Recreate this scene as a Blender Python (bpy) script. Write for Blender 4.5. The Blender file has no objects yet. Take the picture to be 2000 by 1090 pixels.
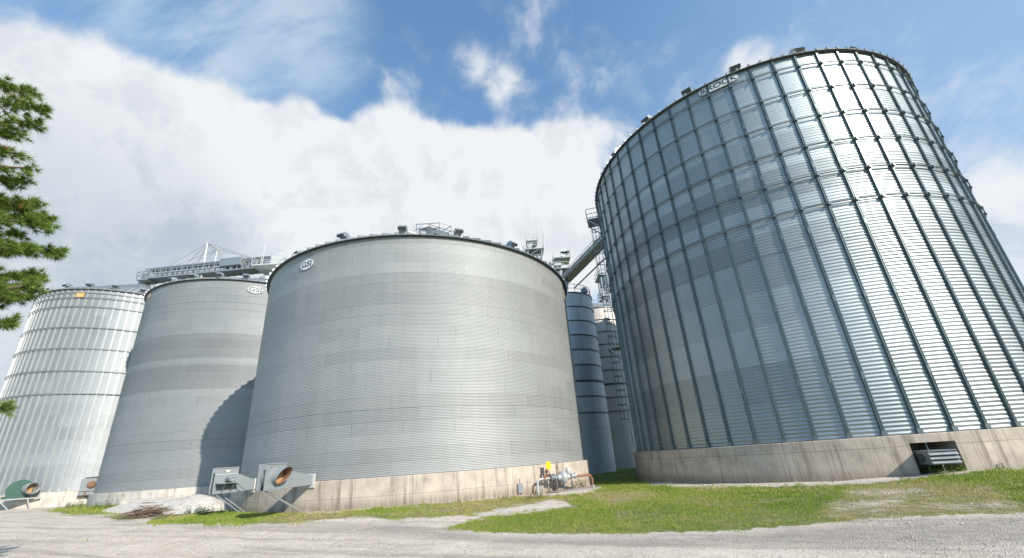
import bpy, math, random
import numpy as np
from mathutils import Vector, Matrix
random.seed(7); rng = np.random.default_rng(11)
S = bpy.context.scene; COL = S.collection
PI = math.pi; rad = math.radians

# ------------------------------------------------------------------ camera geometry (eye 2 m above the road)
EYE = 2.0; FPX, CY, PITCH, ROLL = 791.67, 597.9, rad(20.52), rad(-3.969)
_cp, _sp, _cr, _sr = math.cos(PITCH), math.sin(PITCH), math.cos(ROLL), math.sin(ROLL)
FWD = np.array([0, _cp, _sp]); _U = np.array([0, -_sp, _cp]); _R = np.array([1., 0, 0])
RGT = _cr*_R + _sr*_U; UPV = -_sr*_R + _cr*_U
def ray(x, y):
    return (x-1000)/FPX*RGT - (y-CY)/FPX*UPV + FWD
def at_z(x, y, z):
    d = ray(x, y); t = (z-EYE)/d[2]; return Vector((d[0]*t, d[1]*t, z))
def at_dist(x, y, D):
    d = ray(x, y); t = D/math.hypot(d[0], d[1]); return Vector((d[0]*t, d[1]*t, EYE+d[2]*t))
GP = np.array([(0,0,0),(4,9,.02),(-8,10,0),(0,13,0.02),(-20,20,.15),(-15.1,24,.22),(-10.7,22,.18),(-6.6,21.6,.2),(-3.2,22.4,.13),(.7,24.7,.05),(4.2,29.8,-.1),
   (-37,37.7,.43),(-33,36,.5),(-26.7,37,.44),(-52.3,43.7,.53),(-47,46,.43),(9.6,46,0),(6.5,44,-.04),
   (8.3,32.5,-.22),(9.6,25.8,-.06),(10.8,23.8,-.04),(12.2,22.2,-.0),(14,20.7,.01),(15.7,19.8,.12),(18.9,18.8,.28),(20.6,18.6,.23),(9,8.5,.02),(12,14,.1),(13,53,0),(-60,55,.5),(40,30,.2),(30,12,.1)])
def gz(x, y):
    x = np.asarray(x, float); y = np.asarray(y, float)
    num = 0; den = 0
    for a, b, c in GP:
        w = 1/((x-a)**2+(y-b)**2+1.5)**1.5; num = num+w*c; den = den+w
    return num/den
def ground_at(px, py):
    z = 0.
    for _ in range(8):
        p = at_z(px, py, z); z = float(gz(p.x, p.y))
    p.z = z; return p
def azdir(a):
    a = rad(a); return Vector((math.sin(a), math.cos(a), 0))

# ------------------------------------------------------------------ node helper
class NB:
    def __init__(s, tree): s.t = tree; s.n = tree.nodes; s.l = tree.links
    def node(s, ty, **kw):
        n = s.n.new(ty)
        for k, v in kw.items(): setattr(n, k, v)
        return n
    def put(s, sock, v):
        if v is None: return
        if isinstance(v, bpy.types.NodeSocket): s.l.new(v, sock)
        else: sock.default_value = v
    def m(s, op, a, b=None, c=None, clamp=False):
        n = s.node('ShaderNodeMath', operation=op, use_clamp=clamp)
        for i, v in enumerate((a, b, c)): s.put(n.inputs[i], v)
        return n.outputs[0]
    def mixc(s, f, a, b, blend='MIX'):
        n = s.node('ShaderNodeMix', data_type='RGBA', blend_type=blend); s.put(n.inputs[0], f)
        for i, v in ((6, a), (7, b)):
            if isinstance(v, (tuple, list)) and len(v) == 3: v = (*v, 1)
            s.put(n.inputs[i], v)
        return n.outputs[2]
    def noise(s, vec, scale, detail=3, rough=.55, dim='3D'):
        n = s.node('ShaderNodeTexNoise', noise_dimensions=dim); s.put(n.inputs['Vector'], vec)
        n.inputs['Scale'].default_value = scale; n.inputs['Detail'].default_value = detail; n.inputs['Roughness'].default_value = rough
        return n.outputs[0]
    def mr(s, v, a, b, c=0., d=1., smooth=False):
        n = s.node('ShaderNodeMapRange', interpolation_type='SMOOTHSTEP' if smooth else 'LINEAR'); s.put(n.inputs[0], v)
        for i, q in enumerate((a, b, c, d)): s.put(n.inputs[i+1], q)
        return n.outputs[0]
    def vec(s, x, y, z=0.):
        n = s.node('ShaderNodeCombineXYZ')
        for i, q in enumerate((x, y, z)): s.put(n.inputs[i], q)
        return n.outputs[0]
    def gray(s, v):
        n = s.node('ShaderNodeCombineColor')
        for i in range(3): s.put(n.inputs[i], v)
        return n.outputs[0]
    def uv(s):
        n = s.node('ShaderNodeUVMap', uv_map='UVMap'); q = s.node('ShaderNodeSeparateXYZ'); s.l.new(n.outputs[0], q.inputs[0])
        return q.outputs[0], q.outputs[1]
    def obj(s): return s.node('ShaderNodeTexCoord').outputs['Object']
    def attr(s, name): return s.node('ShaderNodeAttribute', attribute_name=name)
    def bump(s, h, strength=.3, dist=.02):
        n = s.node('ShaderNodeBump'); n.inputs['Strength'].default_value = strength; n.inputs['Distance'].default_value = dist
        s.put(n.inputs['Height'], h); return n.outputs[0]

def new_mat(name):
    m = bpy.data.materials.new(name); m.use_nodes = True; m.node_tree.nodes.clear()
    b = NB(m.node_tree); o = b.node('ShaderNodeOutputMaterial'); p = b.node('ShaderNodeBsdfPrincipled')
    b.l.new(p.outputs[0], o.inputs[0]); return m, b, p
def paint(name, col, rough=.5, metal=0., var=.25, scale=3., rust=0.):
    m, b, p = new_mat(name); co = b.obj()
    n = b.noise(co, scale, 5, .6); n2 = b.noise(co, scale*9, 3)
    f = b.m('MULTIPLY_ADD', n, var*1.3, b.m('MULTIPLY_ADD', n2, var*.5, 1-var*.9))
    c = b.mixc(1., col, b.gray(f), 'MULTIPLY')
    if rust: c = b.mixc(b.mr(b.noise(co, scale*1.7, 6, .7), .62-rust*.2, .72-rust*.1, 0, .8), c, (.22, .09, .035))
    b.put(p.inputs['Base Color'], c); p.inputs['Metallic'].default_value = metal
    b.put(p.inputs['Roughness'], b.mr(n, .3, .7, rough-.08, rough+.1)); return m

def sheet_steel(name, col, metal, rough, row, width, bands=(), stag=.382, tone=.16, rowtone=.12, seam=.55, streak=.18, seamw=.03, warm=0.):
    m, b, p = new_mat(name); u, v = b.uv()
    r = b.m('FLOOR', b.m('DIVIDE', v, row)); off = b.m('FRACT', b.m('MULTIPLY', r, stag))
    cu = b.m('ADD', b.m('DIVIDE', u, width), off); cl = b.m('FLOOR', cu)
    w = b.node('ShaderNodeTexWhiteNoise', noise_dimensions='2D'); b.put(w.inputs['Vector'], b.vec(cl, r))
    w2 = b.node('ShaderNodeTexWhiteNoise', noise_dimensions='1D'); b.put(w2.inputs['W'], b.m('ADD', r, 3.7))
    f = b.m('MULTIPLY_ADD', w.outputs[0], tone, 1-tone/2)
    f = b.m('ADD', f, b.m('MULTIPLY_ADD', w2.outputs[0], rowtone, -rowtone/2))
    s1 = b.noise(b.vec(b.m('MULTIPLY', u, 2.2), b.m('MULTIPLY', v, .12)), 1., 5, .65)
    s2 = b.noise(b.vec(b.m('MULTIPLY', u, .5), b.m('MULTIPLY', v, .5)), 1., 5, .6)
    f = b.m('ADD', f, b.m('MULTIPLY_ADD', s1, streak, -streak/2)); f = b.m('ADD', f, b.m('MULTIPLY_ADD', s2, streak, -streak/2))
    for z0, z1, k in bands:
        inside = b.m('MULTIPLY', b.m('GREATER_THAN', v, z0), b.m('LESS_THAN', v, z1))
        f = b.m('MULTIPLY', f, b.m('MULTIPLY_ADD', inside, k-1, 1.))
    fu = b.m('FRACT', cu); du = b.m('MULTIPLY', b.m('MINIMUM', fu, b.m('SUBTRACT', 1., fu)), width)
    fv = b.m('FRACT', b.m('DIVIDE', v, row)); dv = b.m('MULTIPLY', b.m('MINIMUM', fv, b.m('SUBTRACT', 1., fv)), row)
    w3 = b.node('ShaderNodeTexWhiteNoise', noise_dimensions='2D'); b.put(w3.inputs['Vector'], b.vec(b.m('ADD', cl, 17.3), r))
    sv = b.m('LESS_THAN', du, seamw); sh = b.m('LESS_THAN', dv, seamw*.8)
    f = b.m('MULTIPLY', f, b.m('MULTIPLY_ADD', sv, b.m('MULTIPLY_ADD', w3.outputs[0], seam, -seam*.6), 1.))
    f = b.m('MULTIPLY', f, b.m('MULTIPLY_ADD', sh, b.m('MULTIPLY_ADD', w2.outputs[0], seam, -seam*.75), 1.))
    c = b.mixc(1., col, b.gray(f), 'MULTIPLY')
    if warm: c = b.mixc(b.mr(s1, .55, .8, 0, warm), c, (.5, .43, .33))
    b.put(p.inputs['Base Color'], c); p.inputs['Metallic'].default_value = metal
    b.put(p.inputs['Roughness'], b.m('MULTIPLY_ADD', w.outputs[0], .1, rough-.05)); return m

def concrete_mat(name, col, stain=.6, joint_w=1.25, joint_v=None, rust=.0, jk=.45, dirt=None):
    m, b, p = new_mat(name); u, v = b.uv()
    n = b.noise(b.vec(u, v), 1.1, 6, .6); n2 = b.noise(b.vec(u, v), 22., 3, .6)
    c = b.mixc(b.mr(n, .3, .7), tuple(x*.68 for x in col), tuple(min(x*1.2, 1) for x in col))
    c = b.mixc(b.mr(n2, .3, .75, 0, .35), c, tuple(x*.62 for x in col))
    st = b.noise(b.vec(b.m('MULTIPLY', u, 3.2), b.m('MULTIPLY', v, .2)), 1., 5, .7)
    st2 = b.noise(b.vec(b.m('MULTIPLY', u, 7.), b.m('MULTIPLY', v, .5)), 1., 3, .6)
    k = b.m('MULTIPLY', b.mr(st, .5, .64, 0, stain, True), b.mr(st2, .25, .65, .25, 1.))
    c = b.mixc(k, c, (.11, .085, .065))
    if rust: c = b.mixc(b.mr(b.noise(b.vec(b.m('MULTIPLY', u, .9), b.m('MULTIPLY', v, .1)), 1., 3), .62, .7, 0, rust), c, (.33, .15, .06))
    if dirt is not None: c = b.mixc(b.m('MULTIPLY', b.mr(b.m('SUBTRACT', v, b.m('MULTIPLY', n, .7)), dirt+.1, dirt-.45, 0, .75, True), b.mr(st2, .3, .6, .4, 1.)), c, (.17, .135, .095))
    fu = b.m('FRACT', b.m('DIVIDE', u, joint_w)); du = b.m('MULTIPLY', b.m('MINIMUM', fu, b.m('SUBTRACT', 1., fu)), joint_w)
    j = b.m('MULTIPLY', b.m('LESS_THAN', du, .016), jk)
    if joint_v is not None: j = b.m('MAXIMUM', j, b.m('MULTIPLY', b.m('LESS_THAN', b.m('ABSOLUTE', b.m('SUBTRACT', v, joint_v)), .014), min(.7, jk*1.6)))
    c = b.mixc(j, c, (.07, .055, .045))
    b.put(p.inputs['Base Color'], c); p.inputs['Roughness'].default_value = .9
    b.put(p.inputs['Normal'], b.bump(b.m('ADD', n2, b.m('MULTIPLY', n, .6)), .35, .015)); return m

M = {}
M['wall_center'] = sheet_steel('weathered_galvanised_sheet', (.295, .305, .303), .3, .58, .665, 2.70, bands=((9.3, 10.65, .93), (11.3, 13.3, 1.05), (3.3, 3.99, .95)), tone=.07, rowtone=.1, streak=.2, seam=.5, warm=.12)
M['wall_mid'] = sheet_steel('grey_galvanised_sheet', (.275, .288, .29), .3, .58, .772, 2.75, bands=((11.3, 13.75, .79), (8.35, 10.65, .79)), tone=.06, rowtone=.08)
M['wall_far'] = sheet_steel('bright_galvanised_sheet', (.31, .335, .35), .5, .5, 1.26, 1.4, stag=0, tone=.12, seam=.2)
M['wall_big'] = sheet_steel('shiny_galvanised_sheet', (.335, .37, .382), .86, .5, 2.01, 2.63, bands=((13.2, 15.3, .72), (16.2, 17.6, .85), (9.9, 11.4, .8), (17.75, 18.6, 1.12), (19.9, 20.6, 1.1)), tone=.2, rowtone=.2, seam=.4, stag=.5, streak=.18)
M['wall_tank'] = sheet_steel('dull_tank_plate', (.52, .545, .57), .3, .55, 1.72, 1.05, stag=.5, tone=.2, rowtone=.16, seam=.9, seamw=.03)
M['wall_tank_pale'] = sheet_steel('pale_tank_plate', (.56, .53, .49), .2, .55, 1.72, 1.05, stag=.5, tone=.14, seam=.5, seamw=.02)
M['roof'] = paint('roof_steel', (.42, .45, .47), .42, .6, .15, .8)
M['galv'] = paint('galvanised_steel', (.33, .35, .36), .45, .5, .2, 2.)
M['stiff'] = paint('stiffener_steel', (.155, .19, .195), .4, .65, .25, 1.2)
M['stiff_ring'] = paint('ring_steel', (.22, .24, .25), .5, .4, .2, 2.)
M['stiff_far'] = paint('bright_stiffener_steel', (.42, .435, .44), .45, .4, .1, 1.)
M['dark'] = paint('dark_steel', (.06, .07, .075), .5, .5, .3, 2.)
M['dull'] = paint('dull_steel', (.2, .22, .235), .5, .5, .3, 2.)
M['fanp'] = paint('grey_machine_paint', (.215, .24, .255), .42, 0, .14, 1.6, rust=.05)
M['greenp'] = paint('green_machine_paint', (.027, .088, .065), .45, 0, .3, 2., rust=.1)
M['rusty'] = paint('rusty_steel', (.20, .105, .065), .7, .1, .5, 4.)
M['ochre'] = paint('rust_stained_inside', (.40, .235, .12), .65, 0, .35, 5.)
M['white'] = paint('white_paint', (.52, .53, .52), .45, 0, .1, 2.)
M['plate'] = paint('bright_plate', (.62, .63, .63), .5, 0, .08, 2.)
M['cream'] = paint('faded_tan_plate', (.55, .43, .3), .6, 0, .2, 3.)
M['orange'] = paint('orange_plate', (.72, .33, .05), .55, 0, .2, 3.)
M['yellow'] = paint('yellow_plastic', (.85, .48, .01), .5, 0, .15, 3.)
M['black'] = paint('black_lettering', (.03, .035, .04), .6, 0, .1, 3.)
M['pipe'] = paint('grey_pipe_paint', (.4, .42, .42), .45, .2, .35, 9.)
M['rpipe'] = paint('red_oxide_pipe', (.26, .125, .08), .6, 0, .3, 5.)
M['conc_center'] = concrete_mat('stained_pale_concrete', (.53, .455, .385), .66, 2.7, 1.1, .35, .22, .7)
M['conc_big'] = concrete_mat('board_marked_concrete', (.49, .42, .35), .65, .62, 1.47, .2, .3, .3)
M['conc_far'] = concrete_mat('far_pale_concrete', (.57, .53, .48), .6, 2.8, 1.35, .3, .2)
M['slab'] = concrete_mat('slab_concrete', (.5, .46, .42), .2, 5.)
M['bark'] = paint('pine_bark', (.12, .085, .06), .9, 0, .5, 6.)
M['twig'] = paint('dead_twig', (.2, .14, .1), .9, 0, .5, 8.)

def tint_mat(name, cols, rough=.6, trans=0.):
    m, b, p = new_mat(name); a = b.attr('tint'); r = b.node('ShaderNodeValToRGB'); e = r.color_ramp.elements
    while len(e) < len(cols): e.new(.5)
    for i, (pos, c) in enumerate(cols): e[i].position = pos; e[i].color = (*c, 1)
    b.put(r.inputs[0], a.outputs['Fac']); b.put(p.inputs['Base Color'], r.outputs[0]); p.inputs['Roughness'].default_value = rough
    p.inputs['Specular IOR Level'].default_value = .25
    if trans:
        t = b.node('ShaderNodeBsdfTranslucent'); b.put(t.inputs[0], r.outputs[0]); mx = b.node('ShaderNodeMixShader'); mx.inputs[0].default_value = trans
        o = [n for n in b.n if n.type == 'OUTPUT_MATERIAL'][0]; b.l.new(p.outputs[0], mx.inputs[1]); b.l.new(t.outputs[0], mx.inputs[2]); b.l.new(mx.outputs[0], o.inputs[0])
    return m
M['grass'] = tint_mat('grass_blades', ((0, (.10, .19, .022)), (.35, (.20, .30, .04)), (.65, (.32, .36, .07)), (1, (.46, .38, .17))), .6, .3)
M['leaf'] = tint_mat('weed_leaves', ((0, (.05, .12, .015)), (.6, (.11, .2, .025)), (1, (.24, .24, .06))), .55, .3)
M['dryleaf'] = tint_mat('dry_weed_leaves', ((0, (.16, .14, .04)), (1, (.34, .24, .12))), .7, .2)
M['needle'] = tint_mat('pine_needles', ((0, (.055, .105, .024)), (.5, (.16, .25, .045)), (.97, (.31, .38, .085)), (1, (.4, .16, .06))), .5, .25)
M['stone'] = tint_mat('limestone_chips', ((0, (.36, .32, .28)), (1, (.62, .565, .50))), .9)

# ------------------------------------------------------------------ mesh helper: author in world coordinates, stored relative to the thing
def root_loc(o):
    p = Vector((0, 0, 0))
    while o: p += o.location; o = o.parent
    return p
def tag(o, label=None, cat=None, group=None, kind=None):
    for k, v in (('label', label), ('category', cat), ('group', group), ('kind', kind)):
        if v: o[k] = v
    return o
def thing(name, loc, label, cat, group=None):
    o = bpy.data.objects.new(name, None); o.empty_display_size = .3; COL.objects.link(o); o.location = loc
    return tag(o, label, cat, group)
def link_mesh(name, me, mat, parent=None):
    o = bpy.data.objects.new(name, me); COL.objects.link(o)
    if mat: me.materials.append(mat)
    if parent: o.parent = parent
    return o
class MB:
    def __init__(s): s.v = []; s.f = []; s.sm = []
    def add(s, vs, fs, smooth=False):
        k = len(s.v); s.v += [tuple(x) for x in vs]; s.f += [tuple(i+k for i in f) for f in fs]; s.sm += [smooth]*len(fs); return s
    def box(s, a, b, Mx=None):
        vs = [Vector((x, y, z)) for x in (a[0], b[0]) for y in (a[1], b[1]) for z in (a[2], b[2])]
        if Mx: vs = [Mx @ q for q in vs]
        return s.add(vs, [(0, 1, 3, 2), (4, 6, 7, 5), (0, 4, 5, 1), (2, 3, 7, 6), (0, 2, 6, 4), (1, 5, 7, 3)])
    def bar(s, p, q, w, h=None, up=Vector((0, 0, 1))):
        p = Vector(p); q = Vector(q); d = (q-p); L = d.length; d.normalize(); h = h or w
        x = d.cross(up)
        if x.length < 1e-3: x = d.cross(Vector((1, 0, 0)))
        x.normalize(); z = x.cross(d)
        vs = [c+x*i*w/2+z*j*h/2 for c in (p, q) for i, j in ((-1, -1), (1, -1), (1, 1), (-1, 1))]
        return s.add(vs, [(0, 1, 2, 3), (7, 6, 5, 4), (0, 4, 5, 1), (1, 5, 6, 2), (2, 6, 7, 3), (3, 7, 4, 0)])
    def tube(s, pts, r, n=8, cap=True):
        pts = [Vector(p) for p in pts]; rs = r if isinstance(r, (list, tuple)) else [r]*len(pts); vs = []; fs = []
        for i, p in enumerate(pts):
            d = (pts[min(i+1, len(pts)-1)]-pts[max(i-1, 0)]).normalized()
            x = d.cross(Vector((0, 0, 1)))
            if x.length < .05: x = d.cross(Vector((0, 1, 0)))
            x.normalize(); y = d.cross(x)
            vs += [p+(x*math.cos(t*2*PI/n)+y*math.sin(t*2*PI/n))*rs[i] for t in range(n)]
        for i in range(len(pts)-1):
            for t in range(n): fs.append((i*n+t, i*n+(t+1) % n, (i+1)*n+(t+1) % n, (i+1)*n+t))
        s.add(vs, fs, True)
        if cap:
            s.add(vs[:n], [tuple(range(n))]); s.add(vs[-n:], [tuple(range(n-1, -1, -1))])
        return s
    def lathe(s, prof, n=48, Mx=None, smooth=True, a0=0., a1=360., c=(0, 0)):
        full = abs(a1-a0) >= 359.9; k = n if full else n+1; vs = []; fs = []
        for i in range(k):
            a = rad(a0+(a1-a0)*i/n)
            for r, z in prof:
                q = Vector((c[0]+r*math.sin(a), c[1]+r*math.cos(a), z)); vs.append(Mx @ q if Mx else q)
        P = len(prof)
        for i in range(n):
            j = (i+1) % k
            for t in range(P-1): fs.append((i*P+t, i*P+t+1, j*P+t+1, j*P+t))
        return s.add(vs, fs, smooth)
    def quad(s, *ps): return s.add(ps, [tuple(range(len(ps)))])
    def build(s, name, mat, parent=None, cyl=None, bevel=0., tint=None):
        off = root_loc(parent) if parent else Vector((0, 0, 0))
        me = bpy.data.meshes.new(name); me.from_pydata([(a-off.x, b-off.y, c-off.z) for a, b, c in s.v], [], s.f)
        me.polygons.foreach_set('use_smooth', s.sm)
        if cyl:
            cx, cy, R, zb = cyl; uv = me.uv_layers.new(name='UVMap'); li = np.empty(len(me.loops), int); me.loops.foreach_get('vertex_index', li)
            V = np.array(s.v); a = np.arctan2(V[:, 0]-cx, V[:, 1]-cy) % (2*PI)
            uv.data.foreach_set('uv', np.stack([a[li]*R, V[li, 2]-zb], 1).ravel().astype(np.float32))
        if tint is not None:
            at = me.attributes.new('tint', 'FLOAT', 'FACE'); at.data.foreach_set('value', np.asarray(tint, np.float32))
        me.update(); o = link_mesh(name, me, mat, parent)
        if bevel:
            bv = o.modifiers.new('bevel', 'BEVEL'); bv.width = bevel; bv.segments = 2; bv.limit_method = 'ANGLE'
        return o
def frame(o, x, z=Vector((0, 0, 1))):
    """matrix whose local x is the horizontal direction x, local z is up, at point o"""
    x = Vector(x).normalized(); y = z.cross(x).normalized()
    return Matrix(((x.x, y.x, z.x, o[0]), (x.y, y.y, z.y, o[1]), (x.z, y.z, z.z, o[2]), (0, 0, 0, 1)))

def raw_mesh(name, V, F, mat, parent=None, tint=None, uv=None, smooth=False, attrs=None):
    """V (n,3) world, F (m,k) index array"""
    off = root_loc(parent) if parent else Vector((0, 0, 0))
    me = bpy.data.meshes.new(name); V = np.asarray(V, np.float32)-np.array(off, np.float32); F = np.asarray(F, np.int32); k = F.shape[1]
    me.vertices.add(len(V)); me.vertices.foreach_set('co', V.ravel()); me.loops.add(F.size); me.loops.foreach_set('vertex_index', F.ravel())
    me.polygons.add(len(F)); me.polygons.foreach_set('loop_start', np.arange(0, F.size, k, dtype=np.int32))
    try: me.polygons.foreach_set('loop_total', np.full(len(F), k, np.int32))
    except Exception: pass
    me.update(calc_edges=True)
    if smooth: me.polygons.foreach_set('use_smooth', np.ones(len(F), bool))
    if uv is not None: me.uv_layers.new(name='UVMap').data.foreach_set('uv', np.asarray(uv, np.float32)[F.ravel()].ravel())
    if tint is not None: me.attributes.new('tint', 'FLOAT', 'FACE').data.foreach_set('value', np.asarray(tint, np.float32))
    for nme, val in (attrs or {}).items(): me.attributes.new(nme, 'FLOAT', 'POINT').data.foreach_set('value', np.asarray(val, np.float32))
    me.validate(); return link_mesh(name, me, mat, parent)

def text_mesh(txt, size, depth=.012):
    cu = bpy.data.curves.new('lettering', 'FONT'); cu.body = txt; cu.size = size; cu.extrude = depth; cu.align_x = 'CENTER'; cu.align_y = 'CENTER'; cu.offset = size*.004
    o = bpy.data.objects.new('lettering', cu); COL.objects.link(o); bpy.context.view_layer.update()
    me = bpy.data.meshes.new_from_object(o.evaluated_get(bpy.context.evaluated_depsgraph_get())); bpy.data.objects.remove(o); return me
def put_text(name, txt, size, Mx, mat, parent, sx=1.):
    me = text_mesh(txt, size); off = Matrix.Translation(-root_loc(parent)); me.transform(off @ Mx @ Matrix.Diagonal((sx, 1, 1, 1)))
    me.materials.clear(); return link_mesh(name, me, mat, parent)

# ------------------------------------------------------------------ round bins
class Bin: pass
def on(bn, az, dr=0., z=0.):
    d = azdir(az); return Vector((bn.x+d.x*(bn.R+dr), bn.y+d.y*(bn.R+dr), z))
def tangent_frame(bn, az, dr, z):
    """local x right (seen from outside), local y up, local z outwards"""
    n = azdir(az); t = azdir(az-90); o = on(bn, az, dr, z)
    return Matrix(((t.x, 0, n.x, o.x), (t.y, 0, n.y, o.y), (0, 1, 0, o.z), (0, 0, 0, 1)))
def make_bin(name, x, y, R, zb, ze, label, cat, pitch, amp, wallmat, concmat, seg, roof_slope=.55, nrib=60, fnd=.35, fnd_open=None, group=None, ztop=None):
    bn = Bin(); bn.x, bn.y, bn.R, bn.zb, bn.ze = x, y, R, zb, ze
    zg = -1.2; bn.root = thing(name, (x, y, float(gz(x, y))), label, cat, group)
    # corrugated wall
    nw = round((ze-zb)/pitch); S6 = 6; nz = nw*S6+1; z = np.linspace(zb, ze, nz); r = R+amp*np.sin(np.arange(nz)*2*PI/S6)
    a = np.linspace(0, 2*PI, seg+1); A, Z = np.meshgrid(a, z, indexing='ij'); RR = np.broadcast_to(r, A.shape)
    V = np.stack([x+RR*np.sin(A), y+RR*np.cos(A), Z], -1).reshape(-1, 3); UVc = np.stack([A*R, Z-zb], -1).reshape(-1, 2)
    i, j = np.meshgrid(np.arange(seg), np.arange(nz-1), indexing='ij'); q = (i*nz+j).ravel()
    F = np.stack([q, q+1, q+nz+1, q+nz], 1)
    bn.wall = raw_mesh('wall', V, F, wallmat, bn.root, uv=UVc, smooth=True)
    # foundation ring
    if concmat:
        f = MB(); prof = [(R+fnd, zg), (R+fnd, zb-.045), (R+fnd-.03, zb-.015), (R-.3, zb-.015)]
        if fnd_open:
            a_lo, a_hi, z_lo, z_hi, depth = fnd_open
            def ring(prof, a0, a1, n): f.lathe(prof, n, None, False, a0, a1, (x, y))
            ring(prof, a_hi, a_lo+360, 150)
            ring([(R+fnd-depth, z_hi), (R+fnd, z_hi)]+prof[1:], a_lo, a_hi, 6)
            ring([(R+fnd, zg), (R+fnd, z_lo), (R+fnd-depth, z_lo)], a_lo, a_hi, 6); ring([(R+fnd-depth, z_lo), (R+fnd-depth, z_hi)], a_lo, a_hi, 6)
            for aa in (a_lo, a_hi):
                d = azdir(aa); f.quad(*[(x+d.x*rr, y+d.y*rr, zz) for rr, zz in ((R+fnd, z_lo), (R+fnd-depth, z_lo), (R+fnd-depth, z_hi), (R+fnd, z_hi))])
        else: f.lathe(prof, 160, None, False, 0, 360, (x, y))
        bn.fnd = f.build('foundation', concmat, bn.root, cyl=(x, y, R+fnd, zb-1.97))
    # roof
    hr = roof_slope*R*.94; rp = MB(); n = nrib; ov = .23
    rp.lathe([(R*.06, ze+hr), (R+ov, ze-ov*roof_slope), (R+ov-.02, ze-ov*roof_slope-.035), (R+ov-.05, ze-ov*roof_slope-.02), (R*.06, ze+hr-.04)], n*2, None, False, 0, 360, (x, y))
    bn.roof = rp.build('roof', M['roof'], bn.root)
    rb = MB()
    for k in range(n):
        d = azdir(k*360/n); p0 = Vector((x+d.x*R*.06, y+d.y*R*.06, ze+hr+.05)); p1 = Vector((x+d.x*(R+ov+.05), y+d.y*(R+ov+.05), ze-(ov+.05)*roof_slope+.06)); rb.bar(p0, p1, .09, .13)
    rb.build('roof_ribs', M['roof'], bn.roof)
    ev = MB(); ev.lathe([(R+.02, ze-.17), (R+.05, ze-.2), (R+ov-.02, ze-ov*roof_slope-.045), (R+ov-.03, ze-ov*roof_slope-.03)], n*2, None, False, 0, 360, (x, y)); ev.build('shaded_soffit', M['dark'], bn.roof)  # soffit coloured dark to paint the shade under the overhang
    cp = MB(); cp.lathe([(R*.075, ze+hr-.1), (R*.075, ze+hr+.35), (R*.05, ze+hr+.5), (.01, ze+hr+.55)], 24, None, False, 0, 360, (x, y)); cp.build('roof_cap', M['galv'], bn.roof)
    bn.slope = roof_slope; bn.peak = Vector((x, y, ze+hr+.5)); return bn

def vent_mesh(bn):
    v = MB(); d = MB()   # gooseneck hood: riser bending outwards and down, dark square mouth; modelled at az 0
    return v, d
def add_vents(bn, azs, s=1., inset=.75):
    R = bn.R; zr = bn.ze-bn.root.location.z; r0 = R-inset; zz = zr+inset*bn.slope
    v = MB(); w = .34*s
    prof = [(r0-.35*s, zz+.05), (r0-.38*s, zz+.5*s), (r0-.1*s, zz+.72*s), (r0+.3*s, zz+.7*s), (r0+.55*s, zz+.42*s), (r0+.42*s, zz+.22*s), (r0+.1*s, zz+.4*s), (r0+.05*s, zz)]
    n = len(prof); vs = [(sx*w, a, b) for sx in (-1, 1) for a, b in prof]
    fs = [(i, i+1, n+i+1, n+i) for i in range(n-1) if i != 4]+[tuple(range(n))[::-1], tuple(range(n, 2*n))]
    v.add(vs, fs); first = v.build('roof_vent', M['galv'], None); first.parent = bn.root
    dm = MB(); dm.quad((-w*.97, prof[4][0]-.012, prof[4][1]-.005), (w*.97, prof[4][0]-.012, prof[4][1]-.005), (w*.97, prof[5][0]-.012, prof[5][1]-.005), (-w*.97, prof[5][0]-.012, prof[5][1]-.005))
    mouth = dm.build('vent_mouth', M['dark'], None); mouth.parent = first
    for k, az in enumerate(azs):
        if k == 0: o = first
        else:
            o = first.copy(); COL.objects.link(o); q = mouth.copy(); COL.objects.link(q); q.parent = o
        o.rotation_euler.z = -rad(az)
def az_of(bn, px, py, r=None):
    """azimuth on the bin's eave circle of a point of the picture"""
    d = ray(px, py); r = r or bn.R
    n = Vector((d[0], d[1])).normalized(); b = n.x*bn.x+n.y*bn.y; disc = b*b-(bn.x**2+bn.y**2-r*r)
    t = b-math.sqrt(max(disc, 0)); return math.degrees(math.atan2(n.x*t-bn.x, n.y*t-bn.y)) % 360
def copies_around(first, azs):
    for k, az in enumerate(azs):
        o = first
        if k:
            o = first.copy(); COL.objects.link(o)
        o.rotation_euler.z = -rad(az)
def oval_sign(bn, az, z, w, h, txt, mat_plate, dr=.06, border=True):
    Mx = tangent_frame(bn, az, dr, z); p = MB(); n = 36
    ring = [Mx @ Vector((math.cos(t*2*PI/n)*w/2, math.sin(t*2*PI/n)*h/2, q)) for q in (0, .03) for t in range(n)]
    p.add(ring, [tuple(range(n, 2*n))]+[(t, (t+1) % n, n+(t+1) % n, n+t) for t in range(n)])
    s = p.build('maker_plate', mat_plate, bn.root)
    b = MB(); vs = [Mx @ Vector((math.cos(t*2*PI/n)*w/2*k, math.sin(t*2*PI/n)*h/2*k2, .034)) for k, k2 in ((.96, .94), (.91, .86)) for t in range(n)]
    b.add(vs, [(t, (t+1) % n, n+(t+1) % n, n+t) for t in range(n)])
    if border: b.build('plate_border', M['black'], s)
    put_text('lettering', txt, h*.78, Mx @ Matrix.Translation((0, -.01, .034)), M['black'], s, 1.15); return s

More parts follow.
